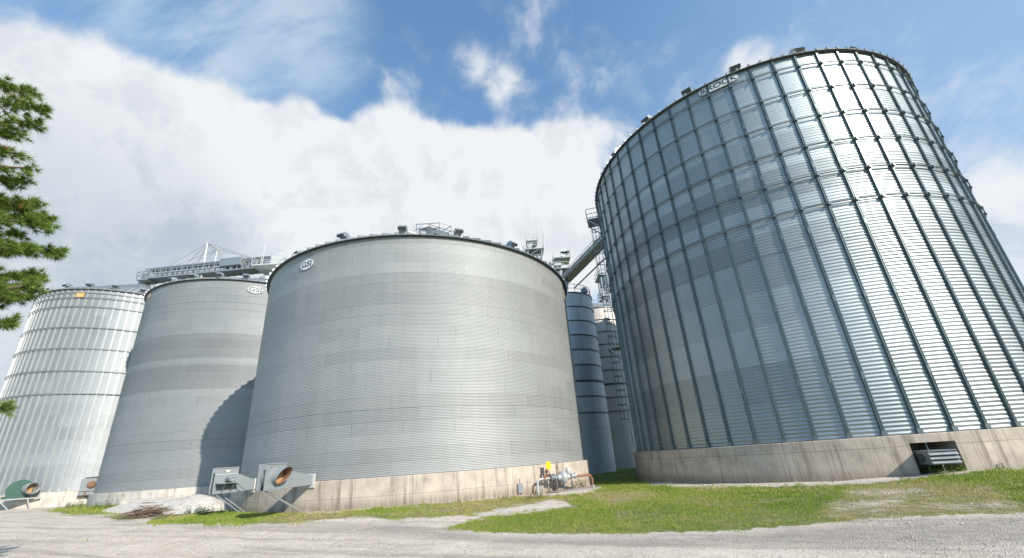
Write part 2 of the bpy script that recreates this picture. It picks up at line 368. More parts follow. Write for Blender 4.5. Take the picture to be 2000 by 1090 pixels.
# ---- the four big bins
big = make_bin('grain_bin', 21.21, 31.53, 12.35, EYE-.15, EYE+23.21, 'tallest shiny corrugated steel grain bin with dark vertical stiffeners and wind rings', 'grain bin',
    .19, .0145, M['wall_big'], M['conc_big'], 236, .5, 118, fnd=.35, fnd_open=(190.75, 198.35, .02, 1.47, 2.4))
cen = make_bin('grain_bin', -7.63, 34.26, 12.38, EYE-.44, EYE+13.49, 'low broad weathered grey grain bin in the middle with smooth unstiffened walls', 'grain bin',
    .0831, .008, M['wall_center'], M['conc_center'], 200, .56, 104, fnd=.3)
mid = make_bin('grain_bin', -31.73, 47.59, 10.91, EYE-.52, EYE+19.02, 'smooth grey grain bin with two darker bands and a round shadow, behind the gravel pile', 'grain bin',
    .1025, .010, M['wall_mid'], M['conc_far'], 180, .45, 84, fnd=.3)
far = make_bin('grain_bin', -52.37, 51.99, 9.137, EYE-.154, EYE+22.13, 'far left bright galvanised grain bin with pale vertical stiffeners beside the pine', 'grain bin',
    .1114, .012, M['wall_far'], M['conc_far'], 168, .5, 84, fnd=.3)

# stiffeners and wind rings of the big bin
def hat_stiffener(bn, w, h, mat, name='stiffener', brackets=()):
    z0 = bn.zb-bn.root.location.z+.02; z1 = bn.ze-bn.root.location.z-.08; R = bn.R; s = MB()
    prof = [(-w*.5, R+.005), (-w*.5, R+.03), (-w*.3, R+.03), (-w*.27, R+h), (-w*.09, R+h), (-w*.06, R+h*.55), (w*.06, R+h*.55), (w*.09, R+h), (w*.27, R+h), (w*.3, R+.03), (w*.5, R+.03), (w*.5, R+.005)]
    n = len(prof); s.add([(a, b, z) for z in (z0, z1) for a, b in prof], [(i, i+1, n+i+1, n+i) for i in range(n-1)]+[tuple(range(n)), tuple(range(2*n-1, n-1, -1))])
    z = z0+2.6
    while z < z1-1:     # splice sleeves and the base bracket
        s.box((-w*.33, R+.03, z), (w*.33, R+h+.012, z+.34)); z += 4.02
    for zz in brackets:
        q = zz-bn.root.location.z; s.box((-w*.42, R+h-.01, q-.07), (w*.42, R+h+.05, q+.1)); s.box((-w*.3, R+h+.05, q-.06), (w*.3, R+h+.12, q+.09))
    s.box((-w*.55, R+.0, z0-.02), (w*.55, R+h+.03, z0+.2))
    o = s.build(name, mat, None); o.parent = bn.root; return o
st_az = [176.9+k*360/59 for k in range(59)]
copies_around(hat_stiffener(big, .2, .11, M['stiff'], 'stiffener', [EYE+q for q in (22.04, 20.03, 18.02, 16.0, 13.98, 12.03)]), st_az)
for zr in (22.04, 20.03, 18.02, 16.0, 13.98, 12.03):
    z = EYE+zr; r = MB()
    for dz, rr_ in ((0.02, .034), (.13, .014)):  # ring tube, then a thin dark tube standing in for its shadow line
        r.lathe([(big.R+.165+rr_*math.cos(t*PI/3), z+dz+rr_*math.sin(t*PI/3)) for t in range(7)], 118, None, True, 0, 360, (big.x, big.y))
    r.build('wind_ring', M['stiff'], big.root)
add_vents(big, [az_of(big, x, y, 11.9) for x, y in ((1202, 303), (1262, 238), (1342, 183), (1437, 137), (1560, 103), (1665, 100))]+[120, 90, 60, 30, 0, 330, 300], .95)
# stiffeners and rings of the far bin
copies_around(hat_stiffener(far, .17, .1, M['stiff_far']), [156.0+k*360/84 for k in range(84)])
for zr in (21.52, 20.9, 19.78, 17.25, 14.77, 12.21, 9.69):
    r = MB(); z = EYE+zr; r.lathe([(far.R+.12, z-.035), (far.R+.17, z-.035), (far.R+.17, z+.035), (far.R+.12, z+.035), (far.R+.12, z-.035)], 168, None, False, 0, 360, (far.x, far.y)); r.build('wind_ring', M['stiff_ring'], far.root)
add_vents(far, [az_of(far, x, y, 8.9) for x, y in ((78, 576), (92, 570), (124, 563), (170, 562), (222, 566), (278, 573))]+[90, 50, 10, 330, 290], .8, .6)
add_vents(cen, [az_of(cen, x, y, 11.9) for x, y in ((580, 497), (666, 468), (785, 458), (897, 462), (1004, 487))]+[80, 40, 0, 320, 280], .78)
add_vents(mid, [az_of(mid, x, y, 10.4) for x, y in ((310, 558), (337, 550), (378, 545), (428, 543), (480, 546))]+[110, 60, 10, 320, 270], .8, .6)

# maker plates
oval_sign(cen, 204.9, EYE+12.4, 1.14, .7, 'GSI', M['plate'], .04, False)
oval_sign(mid, 150.6, EYE+18.0, 1.45, .9, 'GSI', M['white'], .04)
for bn, az, z, w, h, mt, nm in ((far, 168.2, EYE+21.18, .78, .5, 'orange', 'orange_plate'), (mid, 214.5, EYE+18.4, .9, .5, 'cream', 'faded_plate'), (cen, 104.5, EYE+12.15, 1.1, .7, 'cream', 'faded_plate')):
    Mx = tangent_frame(bn, az, .17 if bn is far else .03, z); p = MB(); p.box((-w/2, -h/2, 0), (w/2, h/2, .03), Mx); s = p.build(nm, M[mt], bn.root)
    if bn is far:
        q = MB(); q.box((-w*.3, -h*.3, .03), (-w*.05, h*.3, .036), Mx); q.box((w*.05, -h*.3, .03), (w*.3, h*.1, .036), Mx); q.build('plate_marking', M['cream'], s)
def flat_plate(az, zc, w, h, txt, size, rl, rr, plate='plate', dr=.06):
    Mx = tangent_frame(big, az, dr, EYE+zc); p = MB(); pts = []
    for sx, rnd in ((1, rr), (-1, rl)):
        for t in range(7):
            a = -PI/2+PI*t/6 if sx > 0 else PI/2+PI*t/6
            if rnd: pts.append((sx*(w/2-h/2)+math.cos(a)*h/2, math.sin(a)*h/2))
            elif t in (0, 6): pts.append((sx*w/2, math.copysign(h/2, math.sin(a)*1.0)))
    n = len(pts); p.add([Mx @ Vector((a, b, q)) for q in (0, .025) for a, b in pts], [tuple(range(n, 2*n))]+[(t, (t+1) % n, n+(t+1) % n, n+t) for t in range(n)])
    s = p.build('maker_plate', M[plate], big.root)
    if rl or rr:
        b = MB(); m = len(pts); b.add([Mx @ Vector((a*k, c*k2, .03)) for k, k2 in ((.96, .93), (.86, .8)) for a, c in pts], [(t, (t+1) % m, m+(t+1) % m, m+t) for t in range(m)]); b.build('plate_border', M['black'], s)
    put_text('lettering', txt, size, Mx @ Matrix.Translation((0, -.01, .03)), M['black'], s, 1.15)
flat_plate(214.75, 22.72, .62, .6, 'B', .5, True, False)
flat_plate(210.35, 22.72, 1.12, .6, 'ROC', .56, False, False)
flat_plate(206.0, 22.74, .7, .58, 'K', .48, False, True)

# ladder with cage and platforms on the far side of the big bin's left edge
def ladder(bn, az, z0, z1, off, parent):
    Mx = tangent_frame(bn, az, off, 0); l = MB()
    for sx in (-.24, .24): l.bar(Mx @ Vector((sx, z0, 0)), Mx @ Vector((sx, z1, 0)), .05, .05, azdir(az))
    z = z0
    while z < z1: l.bar(Mx @ Vector((-.24, z, 0)), Mx @ Vector((.24, z, 0)), .03); z += .3
    o = l.build('ladder', M['dull'], parent); c = MB(); z = z0+2.2
    arc = [(math.cos(t*PI/6)*.36, math.sin(t*PI/6)*.7) for t in range(7)]
    while z < z1:
        for k in range(6): c.bar(Mx @ Vector((arc[k][0], z, arc[k][1])), Mx @ Vector((arc[k+1][0], z, arc[k+1][1])), .025, .07)
        z += 1.2
    for k in range(1, 6): c.bar(Mx @ Vector((arc[k][0], z0+2.2, arc[k][1])), Mx @ Vector((arc[k][0], z1, arc[k][1])), .03)
    c.build('ladder_cage', M['dull'], o); return o
ladder(big, 285.5, EYE+.2, EYE+22., .3, big.root)
def platform(bn, az, z, w, dpt, parent, mat):
    Mx = tangent_frame(bn, az, .1, z); p = MB(); p.box((-w/2, -.08, 0), (w/2, 0, dpt), Mx)
    for sx in (-w/2+.1, w/2-.1): p.bar(Mx @ Vector((sx, -.06, dpt-.1)), Mx @ Vector((sx, -1.0, .05)), .08)
    o = p.build('platform', mat, parent); r = MB(); c = [(-w/2, 0), (-w/2, dpt), (0, dpt), (w/2, dpt), (w/2, 0)]
    for a, b in zip(c, c[1:]):
        for h in (.55, 1.1): r.bar(Mx @ Vector((a[0], h, a[1])), Mx @ Vector((b[0], h, b[1])), .05)
    for a in c: r.bar(Mx @ Vector((a[0], 0, a[1])), Mx @ Vector((a[0], 1.1, a[1])), .05)
    r.build('handrail', mat, o)
platform(big, 285, EYE+21.3, 1.6, 1.15, big.root, M['galv']); platform(big, 284.5, EYE+8.4, 1.3, 1.0, big.root, M['galv'])

# fan unit in the recess of the big bin: a box with slatted louvres that stands out of the opening
c0 = on(big, 194.1, .35, 0); fr = frame((c0.x, c0.y, .86), azdir(194.1)); # x out, y left-hand side seen along x
fan = thing('louvred_fan', (c0.x, c0.y, float(gz(c0.x, c0.y))), 'grey louvred fan box sticking out of the opening in the big bin\'s foundation', 'fan')
b = MB(); b.box((-1.7, -.78, -.27), (.75, .2, -.23), fr); b.box((-1.7, -.78, .25), (.75, .2, .29), fr); b.box((-1.7, .16, -.23), (.73, .2, .25), fr); b.box((-1.7, -.75, -.23), (-1.64, .16, .25), fr); b.box((.63, -.75, -.23), (.66, .16, .25), fr); b.box((-1.7, -.78, -.23), (.70, -.75, .25), fr); b.build('housing', M['dull'], fan)
for k in range(3):
    l = MB(); z = .2-k*.165
    for p, q in (((.34, z), (.46, z-.12)),):
        l.add([fr @ Vector(t) for t in ((.66, -.8, z+.05), (.66, .22, z+.05), (.8, .22, z-.09), (.8, -.8, z-.09), (.66, -.8, z+.03), (.66, .22, z+.03), (.78, .22, z-.1), (.78, -.8, z-.1))], [(0, 1, 2, 3), (7, 6, 5, 4), (3, 2, 6, 7), (0, 3, 7, 4), (1, 5, 6, 2)])
    l.build('louvre', M['galv'], fan)
b = MB(); Mx = fr @ Matrix.Translation((.2, -.78, 0)) @ Matrix.Rotation(PI/2, 4, 'X'); b.lathe([(.001, .12), (.12, .12), (.14, .05), (.14, -.05)], 14, Mx); b.build('motor', M['dark'], fan)
b = MB(); b.bar(fr @ Vector((-.3, -.2, .29)), fr @ Vector((-.3, -.2, .62)), .05); b.bar(fr @ Vector((-.3, .1, -.27)), fr @ Vector((-.3, .1, -1.0)), .06); b.bar(fr @ Vector((-.3, -.4, -.27)), fr @ Vector((-.3, -.4, -1.0)), .06); b.build('bracket', M['dull'], fan)

# ------------------------------------------------------------------ bolted tanks between the bins
def tank(x, y, R, z1, label, mat, slope=.35, nring=9):
    t = Bin(); t.x, t.y, t.R = x, y, R; g = float(gz(x, y)); t.root = thing('storage_tank', (x, y, g), label, 'storage tank', 'bolted tanks between the bins')
    n = 96; a = np.linspace(0, 2*PI, n+1); z = np.array([g-.3, z1]); A, Z = np.meshgrid(a, z, indexing='ij')
    V = np.stack([x+R*np.sin(A), y+R*np.cos(A), Z], -1).reshape(-1, 3); i = np.arange(n)*2; raw_mesh('wall', V, np.stack([i, i+1, i+3, i+2], 1), mat, t.root, uv=np.stack([A*R, Z-z1], -1).reshape(-1, 2), smooth=True)
    for k in range(nring):
        zz = z1-.05-k*1.72; r = MB(); hh = .09 if k not in (6,) else .2
        r.lathe([(R, zz-hh), (R+.07, zz-hh), (R+.07, zz), (R, zz)], n, None, False, 0, 360, (x, y)); r.build('flange_ring', M['dark'], t.root)
    r = MB(); r.lathe([(.3, z1+slope*R), (R+.06, z1), (R+.06, z1-.04)], 32, None, False, 0, 360, (x, y)); t.roof = r.build('roof', M['galv'], t.root)
    h = MB(); m = 22
    for k in range(m):
        p = Vector((x+math.sin(k*2*PI/m)*R*.97, y+math.cos(k*2*PI/m)*R*.97, z1)); q = Vector((x+math.sin((k+1)*2*PI/m)*R*.97, y+math.cos((k+1)*2*PI/m)*R*.97, z1)); u = Vector((0, 0, 1.05))
        h.bar(p, p+u, .05); h.bar(p+u, q+u, .05); h.bar(p+u*.5, q+u*.5, .04)
    h.build('handrail', M['galv'], t.root); return t
tE = tank(6.62, 47.54, 3.34, EYE+17.83, 'dark blue-grey bolted tank in shade at the right edge of the middle bin', M['wall_tank'])
b = MB(); Mx = frame((tE.x+2.2, tE.y-2.2, EYE+17.9), (.7, -.7, 0)); b.box((-.3, -.3, .1), (.3, .3, .6), Mx); b.lathe([(.2, .6), (.2, .8), (.01, .9)], 12, Mx); b.build('roof_vent', M['dull'], tE.root)
tF = tank(11.9, 55.3, 3.42, EYE+18.45, 'pale bolted tank behind, its sunlit top showing next to the big bin', M['wall_tank_pale'], .5)

# ------------------------------------------------------------------ towers, bridges
def lattice(mb, cx, cy, w, z0, z1, step, bar=.09):
    c = [(cx-w/2, cy-w/2), (cx+w/2, cy-w/2), (cx+w/2, cy+w/2), (cx-w/2, cy+w/2)]
    for p in c: mb.bar((*p, z0), (*p, z1), bar*1.4)
    z = z0; k = 0
    while z < z1-.1:
        zn = min(z+step, z1)
        for i in range(4):
            p, q = c[i], c[(i+1) % 4]; mb.bar((*p, zn), (*q, zn), bar)
            mb.bar((*p, z), (*q, zn), bar*.8) if (k+i) % 2 else mb.bar((*q, z), (*p, zn), bar*.8)
        z = zn; k += 1
def deck(mb, rl, cx, cy, w, d, z, h=1.1):
    mb.box((cx-w/2, cy-d/2, z-.14), (cx+w/2, cy+d/2, z)); c = [(cx-w/2, cy-d/2), (cx+w/2, cy-d/2), (cx+w/2, cy+d/2), (cx-w/2, cy+d/2)]
    for i in range(4):
        p = Vector((*c[i], z)); q = Vector((*c[(i+1) % 4], z)); n = max(2, round((q-p).length/1.1)); u = Vector((0, 0, h))
        for k in range(n): a = p.lerp(q, k/n); rl.bar(a, a+u, .055)
        for f in (.5, 1.): rl.bar(p+u*f, q+u*f, .055)
def leg_tower(cx, cy, w, z1, label, decks, heads, spouts=(), whips=(), legs=True, wl=None):
    t = thing('elevator_tower', (cx, cy, float(gz(cx, cy))), label, 'elevator tower', 'elevator towers behind the bins'); m = MB(); lattice(m, cx, cy, w, -.2, z1, w*1.15); m.build('tower_frame', M['galv'], t)
    if legs:
        g = MB()
        for dx in (-w*.22, w*.22): g.box((cx+dx-.22, cy-.3, .1), (cx+dx+.22, cy+.3, z1+.4))
        g.build('elevator_leg', M['galv'], t)
    for dx, dy, dw, dd, z in decks:
        p = MB(); r = MB(); deck(p, r, cx+dx, cy+dy, dw, dd, z); o = p.build('platform', M['galv'], t); r.build('handrail', M['white'], o)
    for dx, dy, sx, sy, sz, z in heads:
        h = MB(); Mx = frame((cx+dx, cy+dy, z), (1, 0, 0)) @ Matrix.Rotation(PI/2, 4, 'X')
        h.lathe([(.001, -sy/2), (sz*.5, -sy/2), (sz*.5, sy/2), (.001, sy/2)], 18, Mx, False); h.box((cx+dx-sx/2, cy+dy-sy/2, z-sz*.9), (cx+dx+sx/2, cy+dy+sy/2, z)); o = h.build('head_housing', M['white'], t)
        k = MB(); Mx = frame((cx+dx+sx*.6, cy+dy-sy*.5, z-.3), (1, 0, 0)) @ Matrix.Rotation(PI/2, 4, 'X'); k.lathe([(.001, -.1), (.28, -.1), (.3, .35), (.001, .4)], 12, Mx); k.build('motor', M['dull'], o)
    for a, b, r in spouts:
        s = MB(); s.tube([a, b], r, 10); s.build('spout', M['galv'], t)
    for dx, dy, z, L in whips:
        s = MB(); s.tube([(cx+dx, cy+dy, z), (cx+dx+.1, cy+dy, z+L*.5), (cx+dx-.15, cy+dy, z+L)], [.07, .06, .03], 6); s.build('antenna', M['white'], t)
    return t
leg_tower(8.6, 67.4, 2.4, EYE+30.6, 'white elevator head platform with motors and spouts above the sloping conveyor bridge', [(-.6, -.5, 5.4, 3.6, EYE+31.), (1., -.5, 3.0, 3.2, EYE+33.2)],
    [(-1.8, -.6, 1.2, 1.4, 1.5, EYE+32.6), (.2, -.6, 1.3, 1.4, 1.7, EYE+33.6), (1.6, -.6, 1.2, 1.3, 1.3, EYE+34.8)],
    [((8.2, 66, EYE+31), (3.6, 60.6, EYE+23), .38), ((9.2, 66, EYE+31), (6.6, 60, EYE+21.5), .38), ((7.4, 65.8, EYE+31), (1.5, 62, EYE+25), .34), ((10.2, 66.2, EYE+31), (8.6, 60.5, EYE+20.5), .3)], [(1.9, -.4, EYE+33.2, 3.)])
leg_tower(4.35, 60.2, 2.2, EYE+31.9, 'small railed tower platform with tall whip antennas over the middle bin roof', [(0, 0, 3.0, 2.6, EYE+31.9), (-.3, 0, 1.9, 2., EYE+33.6)], [(-.5, 0, 1.0, 1.2, 1.3, EYE+33.)], [], [(1.7, 0, EYE+32, 5.2), (-1.9, 0, EYE+31.4, 2.6), (-.1, 0, EYE+33.7, 2.4)])
dt = leg_tower(15.6, 60.0, 2.5, EYE+27.2, 'lattice distributor tower with a cone head beside the big bin', [(0, 0, 3.4, 3.2, EYE+26.2), (0, 0, 3.2, 3.0, EYE+22.7)], [], [((15.3, 59.3, EYE+23.), (14.0, 55.0, EYE+19.2), .3), ((15.9, 59.3, EYE+22.6), (16.4, 56, EYE+18.6), .3), ((15.6, 59.8, EYE+22.7), (15.9, 59.6, EYE+18.), .32), ((15.2, 59.3, EYE+22.8), (12.2, 54.6, EYE+19.), .22)], [], legs=False)
b = MB(); b.lathe([(1.25, EYE+26.1), (1.35, EYE+25.4), (.6, EYE+23.8), (.5, EYE+22.9)], 20, None, True, 0, 360, (15.5, 59.7)); b.build('distributor_cone', M['galv'], dt)

def truss_bridge(p, q, w, h, label, name_mat, deckmat, npan, rails=True, top=True):
    p = Vector(p); q = Vector(q); t = thing('conveyor_bridge', p.lerp(q, .5), label, 'conveyor bridge'); d = (q-p).normalized(); sd = d.cross(Vector((0, 0, 1))).normalized(); u = Vector((0, 0, 1))
    f = MB(); L = (q-p).length
    for s in (-1, 1):
        o = sd*s*w/2; f.bar(p+o, q+o, .14, .2)
        if top: f.bar(p+o+u*h, q+o+u*h, .12, .14)
        for k in range(npan):
            a = p.lerp(q, k/npan)+o; c = p.lerp(q, (k+1)/npan)+o
            if top: f.bar(a, a+u*h, .08); f.bar(a+u*h if k % 2 else a, c if k % 2 else c+u*h, .07)
    f.build('truss', name_mat, t)
    dk = MB()
    for k in range(npan*2):
        a = p.lerp(q, k/npan/2+.0002); c = p.lerp(q, (k+1)/npan/2-.0002); dk.add([a-sd*w*.47-u*.04, a+sd*w*.47-u*.04, c+sd*w*.47-u*.04, c-sd*w*.47-u*.04, a-sd*w*.47+u*.03, a+sd*w*.47+u*.03, c+sd*w*.47+u*.03, c-sd*w*.47+u*.03], [(0, 3, 2, 1), (4, 5, 6, 7), (0, 1, 5, 4), (2, 3, 7, 6), (1, 2, 6, 5), (3, 0, 4, 7)])
    dk.build('walkway', deckmat, t)
    if rails:
        r = MB()
        for s in (-1, 1):
            o = sd*s*(w/2+.05)
            for hh in (.6, 1.15): r.bar(p+o+u*hh, q+o+u*hh, .05)
            for k in range(npan+1): a = p.lerp(q, k/npan)+o; r.bar(a, a+u*1.15, .05)
        r.build('handrail', name_mat, t)
    return t, d, sd
br, d, sd = truss_bridge((20.0, 34.6, EYE+28.75), (9.6, 65.6, EYE+28.3), 1.5, .5, 'dark conveyor bridge seen from below between the middle bin and the tallest bin', M['dull'], M['dull'], 12, True, False)
b = MB(); b.box((-7.5, .2, .1), (15.2, .8, .75), frame((14.8, 50.1, EYE+28.5), (9.6-20, 65.6-34.6, 0))); b.build('conveyor_trough', M['galv'], br)
b = MB(); e1 = Vector((20.9, 34.4, EYE+27.3)); e2 = Vector((11.0, 65.2, EYE+26.9)); b.tube([e1, e2], .12, 8); b.build('conveyor_pipe', M['dull'], br)
pa = Vector((-51.5, 51.8, EYE+27.1)); pb = Vector((-31.4, 47.6, EYE+25.4))
cb, d, sd = truss_bridge(pa, pb, 1.6, 1.45, 'pale truss conveyor bridge hung on cables across the two left bin roofs', M['galv'], M['dull'], 22, True, True)
b = MB(); dl = (pb-pa); b.bar(pa+Vector((0, 0, 1.6)), pb+Vector((0, 0, 1.6)), .55, .4); b.build('conveyor_trough', M['dull'], cb)
b = MB()
for k in range(16):
    c = pa.lerp(pb, .06+k*.05)-sd*1.05+Vector((0, 0, .25)); Mx = frame(c, sd) @ Matrix.Rotation(PI/2, 4, 'Y'); b.lathe([(.001, -.12), (.26, -.12), (.26, .12), (.001, .12)], 10, Mx, False)
b.build('roller_guards', M['dark'], cb)
b = MB(); c = pa.lerp(pb, .72); b.box((-1.7, -1.0, .6), (1.7, .9, 1.75), frame(c, d.normalized())); b.build('drive_cover', M['galv'], cb)
H1 = at_dist(395, 535, 64.6); H1t = at_dist(405, 475, 64.6); H2 = at_dist(418, 520, 66.6); H2t = at_dist(425, 487, 66.6)
b = MB(); b.tube([H1+Vector((0, 0, -.6)), H1t], .13, 8); b.tube([H2+Vector((0, 0, -1)), H2t], .12, 8); b.tube([H1t, H2t], .1, 8); b.tube([H1t+Vector((0, 0, -.5)), H2t+Vector((0, 0, -.3))], .05, 6); b.build('cable_mast', M['white'], cb)
b = MB()
for tp in (H1t, H2t):
    for f in (.06, .26, .38, .62, .93): b.tube([tp, pa.lerp(pb, f)+Vector((0, 0, 1.2))], .022, 4)
b.build('cables', M['dull'], cb)
b = MB(); r = MB(); deck(b, r, pa.x-.1, pa.y-.2, 1.6, 1.8, pa.z-.2); o = b.build('platform', M['galv'], cb); r.build('handrail', M['dull'], o)
b = MB(); r = MB(); deck(b, r, pb.x+.3, pb.y-.2, 3.6, 3.0, pb.z-.1); o = b.build('platform', M['white'], cb); r.build('handrail', M['white'], o)
b = MB(); b.tube([(pb.x-.6, pb.y-1., pb.z), (pb.x-.6, pb.y-1., pb.z+3.4)], [.06, .03], 6); b.build('antenna', M['white'], cb)
b = MB(); b.box((pb.x+.4, pb.y-.8, pb.z), (pb.x+1.9, pb.y+.5, pb.z+1.6)); b.box((pb.x+1.0, pb.y-.5, pb.z+1.6), (pb.x+1.6, pb.y+.1, pb.z+2.1)); b.build('head_housing', M['white'], cb)
# head works on the middle bin's peak
pk = cen.peak-Vector((0, 0, .45)); hw = thing('roof_conveyor_head', (pk.x, pk.y, pk.z-.3), 'dark conveyor head with a railed landing on the peak of the middle bin', 'conveyor head')
b = MB(); Mx = frame((pk.x-.25, pk.y-.6, pk.z+.35), (.3, -.95, 0)) @ Matrix.Rotation(PI/2, 4, 'X')
b.box((-.6, -.5, -.6), (.6, .5, 1.0), frame((pk.x, pk.y-.5, pk.z), (.9, -.3, 0))); b.lathe([(.001, -.45), (.5, -.45), (.5, .45), (.001, .45)], 18, Mx, False); b.build('housing', M['dull'], hw)
b = MB(); b.bar((pk.x+.5, pk.y-.6, pk.z+.8), (pk.x+2.1, pk.y-1.2, pk.z-.2), .5, .45); b.build('chute', M['galv'], hw)
b = MB()
for dx, dy in ((-.9, -1.1), (1.3, -1.1), (2.3, -.4), (.6, .9)): b.bar((pk.x+dx, pk.y+dy, pk.z-.8), (pk.x+dx, pk.y+dy, pk.z+1.35), .05)
for (a, c) in (((-.9, -1.1), (1.3, -1.1)), ((1.3, -1.1), (2.3, -.4)), ((2.3, -.4), (.6, .9))):
    for h in (.75, 1.3): b.bar((pk.x+a[0], pk.y+a[1], pk.z+h), (pk.x+c[0], pk.y+c[1], pk.z+h), .05)
b.bar((pk.x-2.4, pk.y-1.5, pk.z-.6), (pk.x-.4, pk.y-1., pk.z+1.2), .05); b.bar((pk.x+.2, pk.y-1, pk.z+1.3), (pk.x+3.6, pk.y-1.6, pk.z-.5), .05); b.build('handrail', M['dull'], hw)
b = MB(); b.lathe([(.9, pk.z-1.4), (.9, pk.z-.1), (.75, pk.z+.05), (.01, pk.z+.1)], 20, None, False, 0, 360, (pk.x-1.5, pk.y-1.3)); b.build('hatch', M['white'], hw)

# ------------------------------------------------------------------ aeration fans
def scroll_fan(bn, az, s0, s1, y0, y1, z0, z1, label, kind, paintm):
    n = azdir(az); fr = frame(on(bn, az, 0, 0), n)      # x out from the bin, y = left as seen from outside... z up
    # azdir(az-90) is 'right' seen from outside; frame y = z cross x
    def P(x, y, z): return fr @ Vector((x, y, z))
    o = on(bn, az, s1-.4, 0); t = thing('aeration_fan', (o.x, o.y, float(gz(o.x, o.y))), label, 'aeration fan', 'aeration fans on the bins')
    h = z1-z0; cxm = (s0+s1)/2; czm = z0+h*.52; pl = .03
    b = MB(); b.box((s0, y1-pl, z0), (s1, y1, z1), fr); b.box((s0, y0, z0), (s1, y0+pl, z1), fr)
    b.box((s0-.02, y1-.001, z1-.03), (s1+.02, y1+.03, z1+.02), fr); b.box((s0-.02, y0-.02, z0-.03), (s1+.02, y1+.03, z0), fr)
    b.build('side_plates', paintm, t, bevel=.008)
    sc = MB(); rr = h*.47; pts = []
    for k in range(25):
        a = PI*.5+PI*1.15*k/24; rk = rr*(.82+.18*k/24); pts.append((cxm-.02+(-math.cos(a))*rk*.98*(s1-s0)/h, czm+math.sin(a)*rk))
    pts = [(s0, z1-.02)]+pts+[(s0, z0+.02)]
    m = len(pts); sc.add([P(a, y, c) for y in (y0+pl, y1-pl) for a, c in pts], [(i, i+1, m+i+1, m+i) for i in range(m-1)], True); sc.build('scroll', paintm, t)
    du = MB(); e0, e1 = z0+.03, z0+h*.42; w0, w1 = y0+.03, y1-.03
    du.add([P(*q) for q in ((s0, w0, z0), (s0, w1, z0), (s0, w1, z0+h*.74), (s0, w0, z0+h*.74), (.33, w0, e0), (.33, w1, e0), (.33, w1, e1), (.33, w0, e1))], [(0, 1, 5, 4), (1, 2, 6, 5), (2, 3, 7, 6), (3, 0, 4, 7)])
    du.build('duct', paintm, t)
    fl = MB(); fl.box((.31, w0-.12, e0-.14), (.37, w1+.12, e1+.08), fr); fl.build('flange', M['white'], t)
    for k, (yy) in enumerate((y0+.08, y1-.08)):
        l = MB(); l.bar(P(s1-.45+.32*k, yy, z0-.01), P(.45+.32*k, yy, float(gz(o.x, o.y))+.02), .045); l.build('leg', M['galv'], t)
    if kind == 'hood':
        R0 = h*.32; hd = MB(); k = 28; vs = []; cx0 = cxm-.05; cz0 = czm+.0
        for q, (yy, rk) in enumerate(((y1, R0*1.12), (y1+.06, R0), (y1+.42, R0), (y1+.39, R0*.95), (y1+.05, R0*.95))):
            for i in range(k):
                a = i*2*PI/k; ext = 0.
                if q in (2, 3): ext = .24*math.sin(a)     # slanted mouth: long at the top, short at the bottom
                vs.append(P(cx0+math.cos(a)*rk, max(yy+ext, y1+.1) if q in (2, 3) else yy, cz0+math.sin(a)*rk))
        fs = [(q*k+i, q*k+(i+1) % k, (q+1)*k+(i+1) % k, (q+1)*k+i) for q in (0, 1) for i in range(k)]; hd.add(vs[:3*k], fs, True); hd.build('inlet_hood', paintm, t)
        ins = MB(); ins.add(vs[2*k:], [(q*k+i, q*k+(i+1) % k, (q+1)*k+(i+1) % k, (q+1)*k+i) for q in (0, 1) for i in range(k)], True); lo = ins.build('hood_lining', M['rusty'], t); sc_ = MB(); sc_.add([P(cx0+math.cos(i*2*PI/k)*R0*.95, y1+.05, cz0+math.sin(i*2*PI/k)*R0*.95) for i in range(k)], [tuple(range(k))]); sc_.build('inlet_screen', M['ochre'], t)  # rusty lining, browner than the screen to paint the hood's inner shade
    else:
        m = MB(); Mx = fr @ Matrix.Translation((cxm-.1, y1+.02, czm+.02)) @ Matrix.Rotation(-PI/2, 4, 'X'); R0 = h*.125
        m.lathe([(R0*1.1, 0), (R0*1.1, .06), (R0, .1), (R0, .38), (R0*1.04, .4), (R0*.96, .5), (R0*.5, .52), (R0*.45, .49), (.001, .49)], 20, Mx); m.build('motor', paintm, t)
        s = MB(); zz = czm-h*.13; s.box((s0+.04, y1+.03, zz-.03), (s1-.08, y1+.5, zz), fr); s.build('motor_shelf', paintm, t)
        for q in (cxm-.28, cxm+.12):
            r = MB(); r.add([P(q+dx, yy, z) for dx in (0, .03) for yy, z in ((y1+.03, zz-.03), (y1+.45, zz-.03), (y1+.03, z0+.02))], [(0, 1, 2), (5, 4, 3), (0, 3, 4, 1), (1, 4, 5, 2)]); r.build('shelf_bracket', paintm, t)
        w = MB(); w.tube([P(cxm-.15, y1+.4, czm-.02), P(s0-.05, y1+.3, zz-.2), P(s0-.4, y1+.22, z0+.02), P(s0-1., y1+.15, z0+.05)], .015, 6); w.build('power_cable', M['dull'], t)
        w = MB(); w.box((cxm-.12, y1+.002, z1-h*.17), (cxm+.06, y1+.012, z1-h*.09), fr); w.box((s0+.02, y1+.001, z1-h*.27), (s1-.02, y1+.02, z1-h*.25), fr); w.build('notice', M['white'], t)
    return t
scroll_fan(cen, 195.2, 1.85+.3, 2.98+.3, -.02, .42, EYE-.62, EYE+.47, 'grey centrifugal fan with a big slanted rust-lined inlet hood on the middle bin', 'hood', M['fanp'])
scroll_fan(cen, 215.0, .9+.3, 1.98+.3, -.05, .38, EYE-.7, EYE+.5, 'grey centrifugal fan with an electric motor on a shelf, next to the gravel pile', 'motor', M['fanp'])

